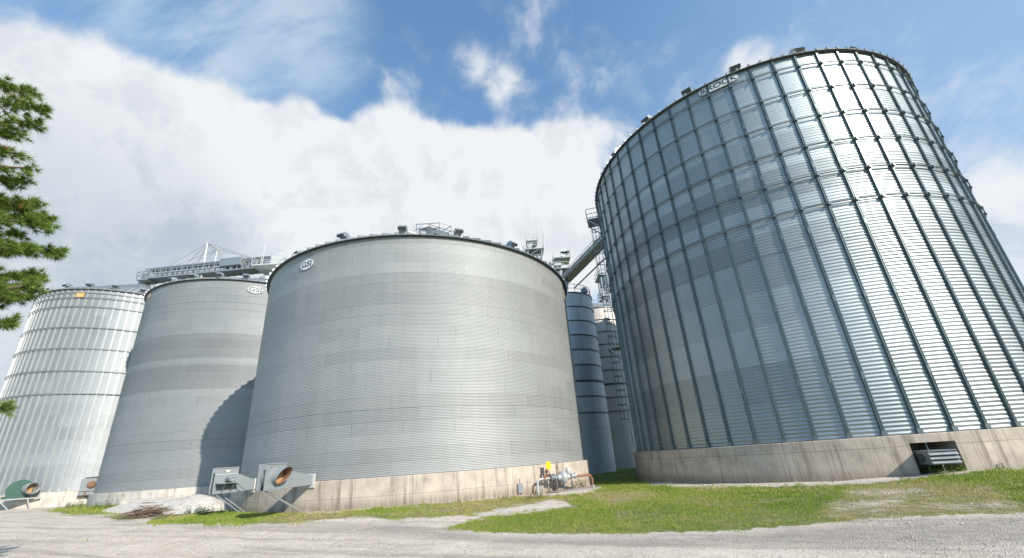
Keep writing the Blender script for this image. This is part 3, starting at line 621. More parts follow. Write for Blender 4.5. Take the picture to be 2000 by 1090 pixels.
# green fan by the far bin, grey box fan in the corner of the two left bins
gp = ground_at(38, 990); gpz = gp.z
def local(px, py, D): return at_dist(px, py, D)
tg = thing('aeration_fan', gp, 'green centrifugal fan with a round metal inlet beside the far left bin', 'aeration fan', 'aeration fans on the bins')
n = (Vector((-gp.x, -gp.y, 0))).normalized(); side = Vector((-n.y, n.x, 0)) ; rt = -side if (-side).x > 0 else side   # n toward the viewer, rt to the viewer's right
base = Vector((-50.9, 44.0, gpz)) + n*2.2; fr = Matrix(((rt.x, n.x, 0, base.x), (rt.y, n.y, 0, base.y), (0, 0, 1, base.z), (0, 0, 0, 1)))
G = lambda a, b_, c: fr @ Vector((a, b_, c))
b = MB(); k = 26; pts = [(-.25+math.cos(t*2*PI/k)*.92, 1.72+math.sin(t*2*PI/k)*.92) for t in range(k)]
b.add([G(a, y, c) for y in (-.4, .3) for a, c in pts], [(t, (t+1) % k, k+(t+1) % k, k+t) for t in range(k)], True); b.add([G(a, .3, c) for a, c in pts], [tuple(range(k))]); b.add([G(a, -.4, c) for a, c in pts], [tuple(range(k))[::-1]])
b.box((-1.3, -.45, .95), (-.2, .35, 1.2), fr); b.build('housing', M['greenp'], tg)
Mx = fr @ Matrix.Translation((.28, .3, 1.8)) @ Matrix.Rotation(-PI/2+.0, 4, 'X') @ Matrix.Rotation(.45, 4, 'Y')
b = MB(); b.lathe([(.5, 0), (.52, .3), (.5, .34), (.5, .62), (.53, .64), (.56, .7), (.5, .72), (.46, .66), (.46, .1)], 26, Mx); b.build('inlet_ring', M['galv'], tg)
b = MB(); b.lathe([(.001, .12), (.46, .12)], 20, Mx); b.build('inlet_screen', M['ochre'], tg)
b = MB(); b.add([G(*q) for q in ((.5, -.3, .9), (.5, .3, .9), (.5, .3, 2.1), (.5, -.3, 2.1), (1.9, -.9, .9), (1.9, -.3, .9), (1.9, -.3, 1.25), (1.9, -.9, 1.25))], [(0, 1, 5, 4), (1, 2, 6, 5), (2, 3, 7, 6), (3, 0, 4, 7), (4, 5, 6, 7)]); b.build('duct', M['fanp'], tg)
for p, q in (((-1.5, .4, .9), (1.3, .4, .9)), ((-1.5, -.5, .9), (1.3, -.5, .9))):
    b = MB(); b.bar(G(*p), G(*q), .12); b.build('frame_rail', M['galv'], tg)
for p, q in (((-1.35, .4, .85), (-.6, .4, 0)), ((.45, .4, .85), (.75, .4, 0)), ((-1.35, -.5, .85), (-1.3, -.5, 0)), ((1.2, -.5, .85), (.5, -.4, 0))):
    b = MB(); b.bar(G(*p), G(*q), .09); b.build('leg', M['galv'], tg)
b = MB(); b.box((-1.5, -.1, 0), (-1.1, .3, .7), fr); b.build('control_box', M['greenp'], tg)
c = at_dist(168, 975, 64.2); c.z = EYE-.2; gx = thing('aeration_fan', (c.x, c.y, float(gz(c.x, c.y))), 'boxy grey fan with a rusty round cover between the two left bins', 'aeration fan', 'aeration fans on the bins')
n = Vector((-c.x, -c.y, 0)).normalized(); rt = Vector((-n.y, n.x, 0)); rt = rt if rt.x > 0 else -rt
fr = Matrix(((rt.x, n.x, 0, c.x), (rt.y, n.y, 0, c.y), (0, 0, 1, c.z-.15), (0, 0, 0, 1)))
b = MB(); b.box((-.72, -.6, -.35), (.6, .3, 1.25), fr); b.box((-.5, -.5, 1.33), (.9, .32, 1.37), fr); b.box((.6, -.5, .5), (1.0, .1, 1.0), fr); b.bar(fr @ Vector((.86, .28, .8)), fr @ Vector((.86, .28, 1.35)), .05); b.bar(fr @ Vector((-.45, .28, 1.25)), fr @ Vector((-.45, .28, 1.35)), .05); b.build('housing', M['fanp'], gx, bevel=.01)
b = MB(); b.lathe([(.36, 0), (.36, .08), (.25, .14), (.001, .15)], 22, fr @ Matrix.Translation((.12, .3, .62)) @ Matrix.Rotation(-PI/2, 4, 'X')); b.box((-.3, .3, -.3), (-.12, .31, .0), fr); b.build('motor_cover', M['rusty'], gx)
b = MB(); b.box((-.74, .27, -.02), (.62, .33, .03), fr); b.box((-.74, -.6, -.4), (.62, .33, -.352), fr); b.bar(fr @ Vector((-.3, .2, -.38)), fr @ Vector((.7, -.2, -.95)), .08); b.bar(fr @ Vector((.2, .2, -.38)), fr @ Vector((.85, -.2, -.8)), .08); b.build('bracket', M['dark'], gx)

# ------------------------------------------------------------------ gas meter set at the right end of the middle bin
ga = Vector((.62, 24.15, 0)); gb = Vector((4.16, 26.5, 0)); gd = (gb-ga).normalized()
def gpnt(px, py):   # point of the meter set's own vertical plane
    dd = ray(px, py); nrm = Vector((-gd.y, gd.x, 0)); t = (nrm.dot(ga))/(nrm.x*dd[0]+nrm.y*dd[1]); return Vector((dd[0]*t, dd[1]*t, EYE+dd[2]*t))
gm = thing('gas_meter', (ga.x, ga.y, float(gz(ga.x, ga.y))), 'grey gas meter and regulator pipework with a yellow marker in front of the middle bin', 'gas meter')
b = MB(); b.tube([gpnt(1051, 972), gpnt(1050, 942), gpnt(1053, 937), gpnt(1062, 935), gpnt(1075, 934), gpnt(1126, 930)], .065, 10)
b.tube([gpnt(1056, 970), gpnt(1056, 950)], .05, 8); b.build('riser_pipe', M['pipe'], gm)
b = MB(); p = gpnt(1126, 930); b.tube([p, gpnt(1146, 927.5), gpnt(1152, 928.5), gpnt(1156, 934), gpnt(1158, 955)], .075, 10); o = b.build('red_pipe', M['rpipe'], gm); o['label'] = 'red-brown painted outlet pipe'
b = MB(); b.tube([gpnt(1158, 947), gpnt(1159, 957)], .1, 10); b.build('pipe_collar', M['pipe'], gm)
fx = frame((0, 0, 0), gd)
def along(px, py): return Matrix.Translation(gpnt(px, py)) @ fx @ Matrix.Rotation(PI/2, 4, 'Y')
b = MB(); b.lathe([(.09, -.42), (.17, -.4), (.17, -.36), (.13, -.3), (.2, -.18), (.32, -.15), (.34, -.06), (.34, .06), (.32, .15), (.16, .2), (.12, .3), (.17, .36), (.17, .42)], 22, along(1099, 932)); b.build('regulator', M['pipe'], gm)
b = MB(); b.lathe([(.1, -.15), (.2, -.13), (.2, -.08), (.15, -.02), (.15, .08), (.2, .1), (.2, .15)], 18, along(1078, 933)); b.build('valve', M['dull'], gm)
b = MB(); b.lathe([(.1, -.2), (.16, -.19), (.16, -.13), (.1, -.1), (.1, .08), (.16, .1), (.16, .16)], 18, along(1119, 929)); b.build('pipe_joint', M['pipe'], gm)
b = MB(); c = gpnt(1110, 922); b.tube([c+Vector((0, 0, -.32)), c+Vector((0, 0, -.1))], .07, 8); b.lathe([(.001, .26), (.13, .25), (.15, .2), (.15, -.12), (.001, -.14)], 16, Matrix.Translation(c)); b.build('relief_valve', M['white'], gm)
b = MB(); c = gpnt(1068, 922); b.tube([gpnt(1065, 934), c, c+Vector((0, 0, .1))], .045, 8); b.tube([gpnt(1062, 938), gpnt(1064, 928)], .09, 8); b.tube([gpnt(1070, 933), gpnt(1070, 926)], .07, 8); b.lathe([(.001, .1), (.1, .09), (.1, -.08), (.001, -.09)], 12, Matrix.Translation(c+Vector((0, 0, .05)))); b.build('pilot_pipe', M['rusty'], gm)
b = MB(); c = gpnt(1071, 909); b.tube([gpnt(1069, 920), c], .02, 6); b.box((-.17, -.02, -.2), (.17, .02, .2), Matrix.Translation(c) @ fx); b.build('marker', M['yellow'], gm, bevel=.015)
b = MB(); b.tube([gpnt(1087, 928), gpnt(1088, 912), gpnt(1089, 898)], [.03, .022, .012], 6); b.tube([gpnt(1087.5, 916), gpnt(1087.8, 911)], .05, 8); b.build('vent_pipe', M['rusty'], gm)
for x0, y0, y1 in ((1069, 934, 968), (1087, 934, 966), (1101, 938, 963), (1115, 931, 961)):
    b = MB(); p = gpnt(x0, y0); q = Vector((p.x, p.y, float(gz(p.x, p.y))-.05)); b.tube([p, q], .028, 6); b.tube([p.lerp(q, .38), p.lerp(q, .46)], .06, 8); b.build('support', M['dull'], gm)
sl = MB(); c = gpnt(1115, 964); sl.box((-1.3, -.55, -.12), (1.9, .5, .05), Matrix.Translation((c.x, c.y, float(gz(c.x, c.y))+.02)) @ fx); o = sl.build('concrete_pad', M['slab'], None); tag(o, 'thin concrete pad in the grass under the gas meter', 'concrete pad')
c = ground_at(1035, 963); b = MB(); b.tube([c-Vector((0, 0, .1)), c+Vector((0, 0, .75))], .03, 8); b.tube([c+Vector((0, 0, .7)), c+Vector((0, 0, .78))], .04, 8); tag(b.build('marker_post', M['dull'], None), 'thin grey pipe post standing left of the gas meter', 'post')
az = 144.5; Mx = tangent_frame(cen, az, .3, .45); b = MB(); b.box((-.16, -.24, 0), (.16, .24, .1), Mx); hb = b.build('utility_box', M['fanp'], None, bevel=.01); b = MB(); b.tube([Mx @ Vector((0, .24, .06)), Mx @ Vector((0, .5, .06))], .015, 6); b.build('conduit', M['fanp'], hb)
tag(hb, 'small grey metal box on the stained concrete left of the gas meter', 'utility box')

# ------------------------------------------------------------------ ground sheet (polar grid, grass and dry patches as attributes)
GRASS = [
 [(868,1031),(905,1022),(960,1012),(1040,1000),(1120,988),(1100,978),(1060,975),(1075,970),(1160,962),(1165,940),(1262,925),(1262,948),(1350,950),(1520,951),(1700,944),(1780,935),(1880,925),(2010,914),(2060,908),(2700,840),(2800,930),(2010,1002),(1850,1006),(1740,1010),(1650,1018),(1560,1026),(1440,1036),(1250,1042),(1080,1042),(960,1040)],
 [(470,998),(600,1003),(700,998),(780,989),(900,980),(1060,968),(1090,972),(1040,984),(1000,990),(920,1003),(860,1010),(760,1014),(720,1009),(640,1014),(560,1022),(480,1023),(300,1022),(290,1012),(340,1000),(420,996)],
 [(88,998),(140,990),(200,984),(235,988),(215,997),(260,1003),(150,1006)],
 [(205,1008),(260,1006),(280,1014),(230,1016)]]
DRY = [[(1660,952),(1800,940),(1930,948),(1990,985),(2010,1003),(1850,1006),(1740,1010),(1640,1018),(1600,1000),(1640,975)], [(930,978),(1075,966),(1120,975),(1100,986),(900,1004),(780,1010),(740,1003)], [(1140,966),(1260,955),(1290,966),(1200,985)], [(500,1012),(700,1000),(730,1008),(640,1016),(520,1021)]]
PATH = [[(1640,962),(1720,955),(1800,955),(1800,962),(1700,968)], [(1800,985),(1985,982),(1990,990),(1860,994)], [(1620,985),(1760,972),(1760,984),(1640,996)], [(1260,947),(1345,946),(1440,948),(1420,954),(1340,953)]]
TRACK = [[(900,1052),(1250,1050),(1460,1042),(1650,1026),(1850,1016),(2100,1002),(2100,1060),(1700,1068),(1300,1066),(1000,1064)], [(350,1024),(760,1026),(870,1036),(980,1048),(900,1052),(600,1036),(380,1032)]]
def to_px(x, y, z):
    q = np.stack([x, y, z-EYE], -1); w = q @ FWD; w = np.where(w < .05, .05, w); return 1000+FPX*(q @ RGT)/w, CY-FPX*(q @ UPV)/w
def sdist(px, py, poly):
    P = np.array(poly, float); d = np.full(px.shape, 1e9); ins = np.zeros(px.shape, bool)
    for i in range(len(P)):
        a, b = P[i], P[(i+1) % len(P)]; e = b-a; L = e @ e+1e-9; t = np.clip(((px-a[0])*e[0]+(py-a[1])*e[1])/L, 0, 1)
        d = np.minimum(d, np.hypot((px-a[0]-e[0]*t)*.35, (py-a[1]-e[1]*t))); c = ((a[1] > py) != (b[1] > py)) & (px < (b[0]-a[0])*(py-a[1])/(b[1]-a[1]+1e-12)+a[0]); ins ^= c
    return np.where(ins, d, -d)
def region(x, y, z, polys, soft):
    px, py = to_px(x, y, z); best = np.full(px.shape, -1e9)
    for p in polys: best = np.maximum(best, sdist(px, py, p))
    return np.clip(.5+best/(2*soft), 0, 1)
an = np.concatenate([np.arange(-180, -66, 4.), np.arange(-66, 60, .22), np.arange(60, 180.1, 4.)]); rr = np.concatenate([[.5, 1.5, 3.], np.geomspace(4.5, 75, 330), np.geomspace(78, 700, 24)])
A, Rr = np.meshgrid(np.radians(an), rr, indexing='ij'); X = Rr*np.sin(A); Y = Rr*np.cos(A); Z = gz(X, Y)
nearf = np.exp(-(Rr/45)**2); Z = Z+nearf*.02*(np.sin(X*1.7+Y*.6)*np.sin(Y*1.3-X*.4)+.5*np.sin(X*4.1+1)*np.sin(Y*3.7))
behind_row = ((Y > 33) & (X > -1)).astype(float)
gA = np.maximum(region(X, Y, Z, GRASS, 8), behind_row*.95); gA = np.where(Rr > 80, .9, gA); gA = np.where(Y < 1.5, np.where(Rr > 40, .9, 0), gA)
dA = region(X, Y, Z, DRY, 8); pA = region(X, Y, Z, PATH, 5); tA = region(X, Y, Z, TRACK, 8)
na, nr = A.shape; i, j = np.meshgrid(np.arange(na-1), np.arange(nr-1), indexing='ij'); q = (i*nr+j).ravel(); F = np.stack([q, q+nr, q+nr+1, q+1], 1)
m, b, p = new_mat('gravel_and_turf'); co = b.obj(); ga_, da_, pa_, ta_ = (b.attr(n).outputs['Fac'] for n in ('grass', 'dry', 'path', 'track'))
n1 = b.noise(co, .35, 6, .62); n2 = b.noise(co, 3., 6, .65); n3 = b.noise(co, 26., 5, .7); n4 = b.noise(co, 90., 2, .6)
vor = b.node('ShaderNodeTexVoronoi'); b.put(vor.inputs['Vector'], co); vor.inputs['Scale'].default_value = 34.; vs_ = vor.outputs['Distance']; vcol = b.node('ShaderNodeSeparateColor'); b.put(vcol.inputs[0], vor.outputs['Color'])
grav = b.mixc(b.mr(n1, .3, .7), (.485, .415, .34), (.65, .575, .485)); grav = b.mixc(b.mr(n2, .38, .66, 0, .55), grav, (.70, .635, .56))
sx = b.node('ShaderNodeSeparateXYZ'); b.put(sx.inputs[0], co); al = b.m('MULTIPLY_ADD', sx.outputs[0], .92, b.m('MULTIPLY', sx.outputs[1], -.38)); ac = b.m('MULTIPLY_ADD', sx.outputs[0], .38, b.m('MULTIPLY', sx.outputs[1], .92))
str_ = b.noise(b.vec(b.m('MULTIPLY', al, .14), b.m('MULTIPLY', ac, 1.5)), 1., 6, .65); grav = b.mixc(b.mr(str_, .5, .64, 0, .72), grav, (.34, .30, .265)); grav = b.mixc(b.mr(str_, .46, .3, 0, .6), grav, (.74, .665, .585))
grav = b.mixc(b.m('MULTIPLY', ta_, b.mr(n2, .3, .6, .35, .9)), grav, (.315, .285, .255))
grav = b.mixc(1., grav, b.gray(b.m('MULTIPLY_ADD', vcol.outputs[0], .36, .84)), 'MULTIPLY'); grav = b.mixc(b.mr(n3, .55, .75, 0, .35), grav, (.2, .18, .16))
soil = b.mixc(b.mr(n2, .3, .7), (.09, .13, .028), (.2, .22, .07)); soil = b.mixc(b.mr(n3, .45, .7, 0, .6), soil, (.27, .27, .1))
dry = b.mixc(b.mr(n3, .35, .65), (.2, .15, .095), (.36, .30, .2)); dry = b.mixc(b.mr(n3, .35, .65), (.2, .155, .085), (.37, .32, .19)); soil = b.mixc(b.mr(b.noise(co, .8, 6, .7), .5, .66, 0, .75), soil, dry); soil = b.mixc(b.m('MULTIPLY', da_, b.mr(n2, .36, .58, .15, 1.)), soil, dry)
gf = b.mr(b.m('ADD', ga_, b.m('ADD', b.m('MULTIPLY_ADD', n2, 1.3, -.65), b.m('MULTIPLY_ADD', n3, .6, -.3))), .42, .6, 0, 1., True)
gf = b.m('MULTIPLY', gf, b.m('SUBTRACT', 1., b.m('MULTIPLY', pa_, b.mr(n2, .4, .62, .1, .8)))); gf = b.m('MULTIPLY', gf, b.m('SUBTRACT', 1., b.m('MULTIPLY', da_, b.mr(b.noise(co, 1.6, 5, .7), .55, .68, 0, .8))))
b.put(p.inputs['Base Color'], b.mixc(gf, grav, soil)); p.inputs['Roughness'].default_value = .95; p.inputs['Specular IOR Level'].default_value = .2
b.put(p.inputs['Normal'], b.bump(b.m('ADD', b.m('MULTIPLY', vs_, -.9), b.m('ADD', b.m('MULTIPLY', n3, .8), b.m('MULTIPLY', n2, 2.2))), .8, .03))
g = raw_mesh('ground', np.stack([X, Y, Z], -1).reshape(-1, 3), F, m, None, smooth=True, attrs={'grass': gA.ravel(), 'dry': dA.ravel(), 'path': pA.ravel(), 'track': tA.ravel()}); tag(g, 'pale gravel yard with a mown verge', 'ground', kind='structure')

# ---- grass blades
def inside_bins(x, y, pad=.42):
    o = np.zeros(x.shape, bool)
    for bn in (big, cen, mid, far): o |= np.hypot(x-bn.x, y-bn.y) < bn.R+pad
    return o
def vnoise(x, y, s, seed):
    r = np.random.default_rng(seed); T = r.random((64, 64)); xs = x/s; ys = y/s; xi = np.floor(xs).astype(int); yi = np.floor(ys).astype(int); fx = xs-xi; fy = ys-yi; fx = fx*fx*(3-2*fx); fy = fy*fy*(3-2*fy)
    g = lambda a, c: T[a % 64, c % 64]
    return (g(xi, yi)*(1-fx)+g(xi+1, yi)*fx)*(1-fy)+(g(xi, yi+1)*(1-fx)+g(xi+1, yi+1)*fx)*fy
def blades(n, xr, yr, dens_fn):
    x = rng.uniform(*xr, n); y = rng.uniform(*yr, n); k = dens_fn(x, y) > rng.random(n); return x[k], y[k]
def gdens(x, y):
    z = gz(x, y); g_ = np.maximum(region(x, y, z, GRASS, 8), ((y > 33) & (x > -1))*.5); d_ = region(x, y, z, DRY, 8); p_ = region(x, y, z, PATH, 5)
    v = vnoise(x, y, .5, 1)*.5+vnoise(x, y, .17, 2)*.3+vnoise(x, y, 1.7, 3)*.4
    v2 = vnoise(x, y, 1.1, 14)*.6+vnoise(x, y, .4, 15)*.4; f = np.clip((g_+(v-.6)*1.2-.42)*4, 0, 1)*(1-.9*p_)*(1-.55*d_*(v > .6))*(1-.6*(v2 > .6)); f[inside_bins(x, y)] = 0; return f
parts = [blades(330000, (-2.5, 22), (8, 34), gdens), blades(150000, (-19, 3), (11, 25), gdens), blades(60000, (-56, -24), (26, 47), gdens), blades(16000, (1, 14), (33, 45), gdens)]
x = np.concatenate([a for a, _ in parts]); y = np.concatenate([a for _, a in parts]); n = len(x); z = gz(x, y)+.02*np.exp(-(np.hypot(x, y)/45)**2)*(np.sin(x*1.7+y*.6)*np.sin(y*1.3-x*.4)+.5*np.sin(x*4.1+1)*np.sin(y*3.7))
D = np.hypot(x, y); dry_ = region(x, y, z, DRY, 8); cl = vnoise(x, y, .35, 5); cl2 = vnoise(x, y, 2.2, 6)
h = (.022+.03*rng.random(n)+.11*np.clip(cl-.58, 0, 1))*(1-.4*dry_)*np.clip(D/14, .8, 1.9); w = (.006+.004*rng.random(n))*np.clip(D/11, 1, 3.2); a = rng.random(n)*2*PI; ln = h*rng.uniform(.2, .9, n); la = rng.random(n)*2*PI
dx, dy = np.cos(a)*w, np.sin(a)*w; V = np.empty((n, 3, 3)); V[:, 0] = np.stack([x-dx, y-dy, z-.01], 1); V[:, 1] = np.stack([x+dx, y+dy, z-.01], 1); V[:, 2] = np.stack([x+np.cos(la)*ln, y+np.sin(la)*ln, z+h], 1)
v2 = vnoise(x, y, 1.1, 14)*.6+vnoise(x, y, .4, 15)*.4; tint = np.clip(.1+.4*cl2+.3*rng.random(n)+.5*dry_*(rng.random(n) < .75)+.35*np.clip((v2-.5)*5, 0, 1)*(rng.random(n) < .7)+.3*(rng.random(n) < .12), 0, 1)
gr = raw_mesh('grass', V.reshape(-1, 3), np.arange(n*3).reshape(-1, 3), M['grass'], None, tint=tint); tag(gr, 'short mown grass on the verge around the bins', 'grass', kind='stuff')

# ---- loose stones on the yard
def chips(x, y, z, s, mat, name, parent=None):
    n = len(x); base = np.array([(1, 0, 0), (-.5, .86, 0), (-.5, -.86, 0), (0, 0, .8), (.25, .4, -.5)]); ff = np.array([(0, 1, 3), (1, 2, 3), (2, 0, 3), (1, 0, 4), (2, 1, 4), (0, 2, 4)])
    V = base[None]*(s[:, None, None])*rng.uniform(.6, 1.3, (n, 5, 3)); a = rng.random(n)*2*PI; c, s_ = np.cos(a)[:, None], np.sin(a)[:, None]
    V = np.stack([V[..., 0]*c-V[..., 1]*s_, V[..., 0]*s_+V[..., 1]*c, V[..., 2]], -1)+np.stack([x, y, z], 1)[:, None]
    F = (ff[None]+np.arange(n)[:, None, None]*5).reshape(-1, 3); return raw_mesh(name, V.reshape(-1, 3), F, mat, parent, tint=np.repeat(np.clip(rng.normal(.55, .25, n), 0, 1), 6))
n = 60000; th = np.radians(rng.uniform(-62, 52, n)); r_ = 6+rng.random(n)**1.6*26; x = r_*np.sin(th); y = r_*np.cos(th); g_ = region(x, y, gz(x, y), GRASS, 5); v = vnoise(x, y, .6, 9)
k = ((g_ < .35) | ((region(x, y, gz(x, y), PATH, 5) > .4) & (rng.random(n) < .8))) & (rng.random(n) < .25+.9*v) & ~inside_bins(x, y); x, y = x[k], y[k]
st = chips(x, y, gz(x, y)+.005, (.006+.016*rng.random(len(x))**2.5)*np.clip(np.hypot(x, y)/10, 1, 2), M['stone'], 'gravel'); tag(st, 'loose limestone chips scattered over the yard', 'gravel', kind='stuff')

# ---- gravel pile
gp0 = ground_at(330, 999); pl = thing('gravel_pile', gp0, 'low white heap of crushed limestone beside the motor-driven fan', 'gravel pile')
pr_ = [(212, 999, .1), (240, 990, .55), (275, 980, .95), (310, 974, 1.15), (345, 972, 1.1), (385, 967, 1.2), (408, 968, 1.0), (425, 980, .55), (438, 994, .1)]
axis = [ground_at(215, 994), ground_at(438, 996)]; ex = (axis[1]-axis[0]); L = ex.length; ex.normalize(); ey = Vector((-ex.y, ex.x, 0)); ey = ey if ey.y > 0 else -ey
nu, nv = 110, 46; U, W = np.meshgrid(np.linspace(0, 1, nu), np.linspace(-1, 1, nv), indexing='ij')
prof = np.interp(U, [0, .12, .3, .48, .62, .78, .86, .95, 1.], [0, .28, .55, .72, .70, .82, .74, .3, 0.]); wid = np.interp(U, [0, .2, .7, .9, 1], [.5, 1.6, 2.0, 1.5, .5])
Xp = axis[0].x+ex.x*U*L+ey.x*W*wid; Yp = axis[0].y+ex.y*U*L+ey.y*W*wid
hn = vnoise(Xp, Yp, .9, 21)*.5+vnoise(Xp, Yp, .35, 22)*.3+vnoise(Xp, Yp, .13, 23)*.2
Hp = prof*1.12*np.clip(1-np.abs(W)**1.5, 0, 1)**.9*(.86+.24*hn)+(hn-.5)*.05*(prof > .05); Zp = gz(Xp, Yp)-.05+np.maximum(Hp, 0)
i, j = np.meshgrid(np.arange(nu-1), np.arange(nv-1), indexing='ij'); q = (i*nv+j).ravel()
m, b, p = new_mat('crushed_limestone'); co = b.obj(); n2 = b.noise(co, 2., 5, .6); n3 = b.noise(co, 30., 4, .7)
c = b.mixc(b.mr(n2, .35, .65), (.47, .44, .395), (.60, .57, .525)); c = b.mixc(b.mr(n3, .5, .75, 0, .5), c, (.42, .38, .33)); b.put(p.inputs['Base Color'], c); p.inputs['Roughness'].default_value = .95
b.put(p.inputs['Normal'], b.bump(n3, .7, .04)); raw_mesh('heap', np.stack([Xp, Yp, Zp], -1).reshape(-1, 3), np.stack([q, q+nv, q+nv+1, q+1], 1), m, pl, smooth=True)
k = rng.integers(0, Xp.size, 2600); o = chips(Xp.ravel()[k]+rng.normal(0, .04, 2600), Yp.ravel()[k]+rng.normal(0, .04, 2600), Zp.ravel()[k], .015+.05*rng.random(2600)**3, M['stone'], 'loose_stones', pl); o['kind'] = 'stuff'

# ---- heap of brush
bp = ground_at(285, 1010); bh = thing('brush_pile', bp, 'brown heap of dead cut twigs in front of the gravel heap', 'brush pile'); b = MB()
for k in range(230):
    a = random.gauss(0, .55)+(PI if random.random() < .5 else 0); c = Vector((random.gauss(0, .5), random.gauss(0, .3), abs(random.gauss(.12, .26)))); Lk = random.uniform(.3, 1.0)
    dirv = Vector((math.cos(a), math.sin(a)*.7, random.uniform(-.25, .45))).normalized(); p0 = c-dirv*Lk/2; p1 = c+dirv*Lk/2; mdl = c+Vector((random.gauss(0, .06), random.gauss(0, .06), random.gauss(0, .06)))
    env = max(.03, .8-.55*abs(c.x)); pts = [Vector((v.x, v.y, min(max(v.z, .02), env))) for v in (p0, mdl, p1)]
    b.tube([bp+v for v in pts], [.012, .016, .006], 4, False)
b.build('twigs', M['twig'], bh)
# ---- weeds: each clump a thing
def weed(p, hgt, spread, nst, mat, label, group):
    V = []; F = []; T = []
    def leaf(base, d, L, w, t):
        s = d.cross(Vector((0, 0, 1)));
        if s.length < .05: s = Vector((1, 0, 0))
        s = s.normalized()*w; k = len(V); V.extend([base, base+d*L*.5+s, base+d*L+Vector((0, 0, -.15*L)), base+d*L*.5-s]); F.append((k, k+1, k+2, k+3)); T.append(t)
    for _ in range(nst):
        a = random.random()*2*PI; rr_ = random.random()**.6*spread; b0 = p+Vector((math.cos(a)*rr_*1.6, math.sin(a)*rr_*.7, -.02)); H = hgt*random.uniform(.45, 1.); lean = Vector((random.gauss(0, .18), random.gauss(0, .18), 1)).normalized()
        leaf(b0, lean, H, .008, .3)
        for q in range(7):
            f = (q+1)/7; a2 = random.random()*2*PI; d_ = Vector((math.cos(a2), math.sin(a2), random.uniform(-.1, .7))).normalized(); leaf(b0+lean*H*f, d_, hgt*.3*random.uniform(.5, 1.1)*(1.2-.6*f), hgt*.07, random.random())
    o = thing('weed', p, label, 'weed', group); raw_mesh('leaves', np.array([tuple(v) for v in V]), np.array(F), mat, o, tint=T); return o
for px, py, hh, sp, n_, mt, lb in (
  (1800, 925, .55, .5, 34, 'leaf', 'leafy green weeds under the louvred fan box, left end'), (1838, 923, .55, .55, 34, 'leaf', 'leafy green weeds in front of the foundation opening'), (1872, 921, .45, .3, 18, 'leaf', 'weeds at the right jamb of the foundation opening'),
  (1766, 930, .3, .2, 10, 'leaf', 'small weed in the shadow left of the foundation opening'), (1958, 916, .4, .12, 5, 'leaf', 'single tall weed against the big bin\'s concrete at the right'),
  (1133, 956, .8, .22, 12, 'leaf', 'tall thin weed beside the red pipe bend'), (1052, 973, .45, .4, 26, 'dryleaf', 'brown dry weeds at the foot of the gas riser'), (1030, 975, .3, .4, 18, 'dryleaf', 'low dry tuft left of the gas riser'), (985, 975, .4, .35, 18, 'leaf', 'yellow-green weeds under the small utility box'),
  (558, 998, .5, .22, 12, 'leaf', 'thin weed between the hooded fan\'s legs'), (522, 999, .4, .35, 18, 'leaf', 'weed in the shade under the hooded fan'), (418, 1004, .5, .6, 40, 'leaf', 'dark green weeds at the right toe of the gravel heap'), (385, 1002, .55, .4, 26, 'leaf', 'green weeds in front of the gravel heap'), (335, 1003, .45, .4, 20, 'leaf', 'sparse weeds beside the brush heap'),
  (160, 990, .7, 1.2, 60, 'leaf', 'bright green weeds in the corner of the two left bins'), (195, 992, .6, .9, 44, 'leaf', 'weeds at the left toe of the gravel heap'), (900, 982, .3, .25, 10, 'leaf', 'low weed at the middle bin\'s concrete'), (732, 995, .22, .3, 12, 'dryleaf', 'dry weed at the foot of the stained concrete')):
    weed(ground_at(px, py), hh, sp, n_, M[mt], lb, 'weeds along the foundations')

# ------------------------------------------------------------------ pine tree at the left edge
TX, TY = -12.9, 5.6; tz = float(gz(TX, TY)); pine = thing('pine_tree', (TX, TY, tz), 'pine tree whose needle-covered boughs reach in from the left edge', 'tree')
b = MB(); b.tube([(TX+math.sin(k*.9)*.06, TY+math.cos(k*1.3)*.06, tz-.2+k*1.2) for k in range(12)], [.26*(1-k/13)+.03 for k in range(12)], 12); b.build('trunk', M['bark'], pine)
def bough(p0, p1, dens, sag=.25, w=.5):
    p0 = Vector(p0); p1 = Vector(p1); L = (p1-p0).length; d = (p1-p0).normalized(); sd = d.cross(Vector((0, 0, 1))).normalized(); pts = [p0.lerp(p1, t/6)+Vector((0, 0, -sag*math.sin(t/6*PI)*L*.25)) for t in range(7)]
    b = MB(); b.tube(pts, [.045*(1-t/7.5)+.008 for t in range(7)], 6); tips = []
    n = int(dens*L)
    for _ in range(n):
        t = random.random()**.7; k = min(int(t*6), 5); base = pts[k].lerp(pts[k+1], t*6-k); s = random.choice((-1, 1)); Ls = w*(1.15-t)*random.uniform(.35, 1.)+.12
        dv = (d*random.uniform(.4, 1.1)+sd*s*random.uniform(.1, 1.)+Vector((0, 0, random.uniform(-.75, .6)))).normalized(); tip = base+dv*Ls
        b.tube([base, base.lerp(tip, .6)+Vector((0, 0, -.02)), tip], [.01, .007, .004], 4, False)
        for q in np.arange(.35, 1.01, .13/max(Ls, .13)): tips.append((base.lerp(tip, q), dv))
        tips.append((tip, dv))
    for t in range(2, 7): tips.append((pts[t], d))
    br_ = b.build('bough', M['bark'], pine); V = []; T = []
    for p, dv in tips:
        sh = random.random()
        red = random.random() < .006
        for _ in range(40):
            u = Vector((random.gauss(0, 1), random.gauss(0, 1), random.gauss(0, 1))).normalized(); nd = (dv*.75+u*.85).normalized(); Ln = random.uniform(.09, .17); s = nd.cross(Vector((random.gauss(0, 1), random.gauss(0, 1), random.gauss(0, 1)))).normalized()*.006
            q = p+u*.012; V += [tuple(q-s), tuple(q+s), tuple(q+nd*Ln)]; T.append(1. if red else min(.96, max(0, .25+.45*sh+random.gauss(0, .15))))
    V = np.array(V); raw_mesh('needles', V, np.arange(len(V)).reshape(-1, 3), M['needle'], br_, tint=T)
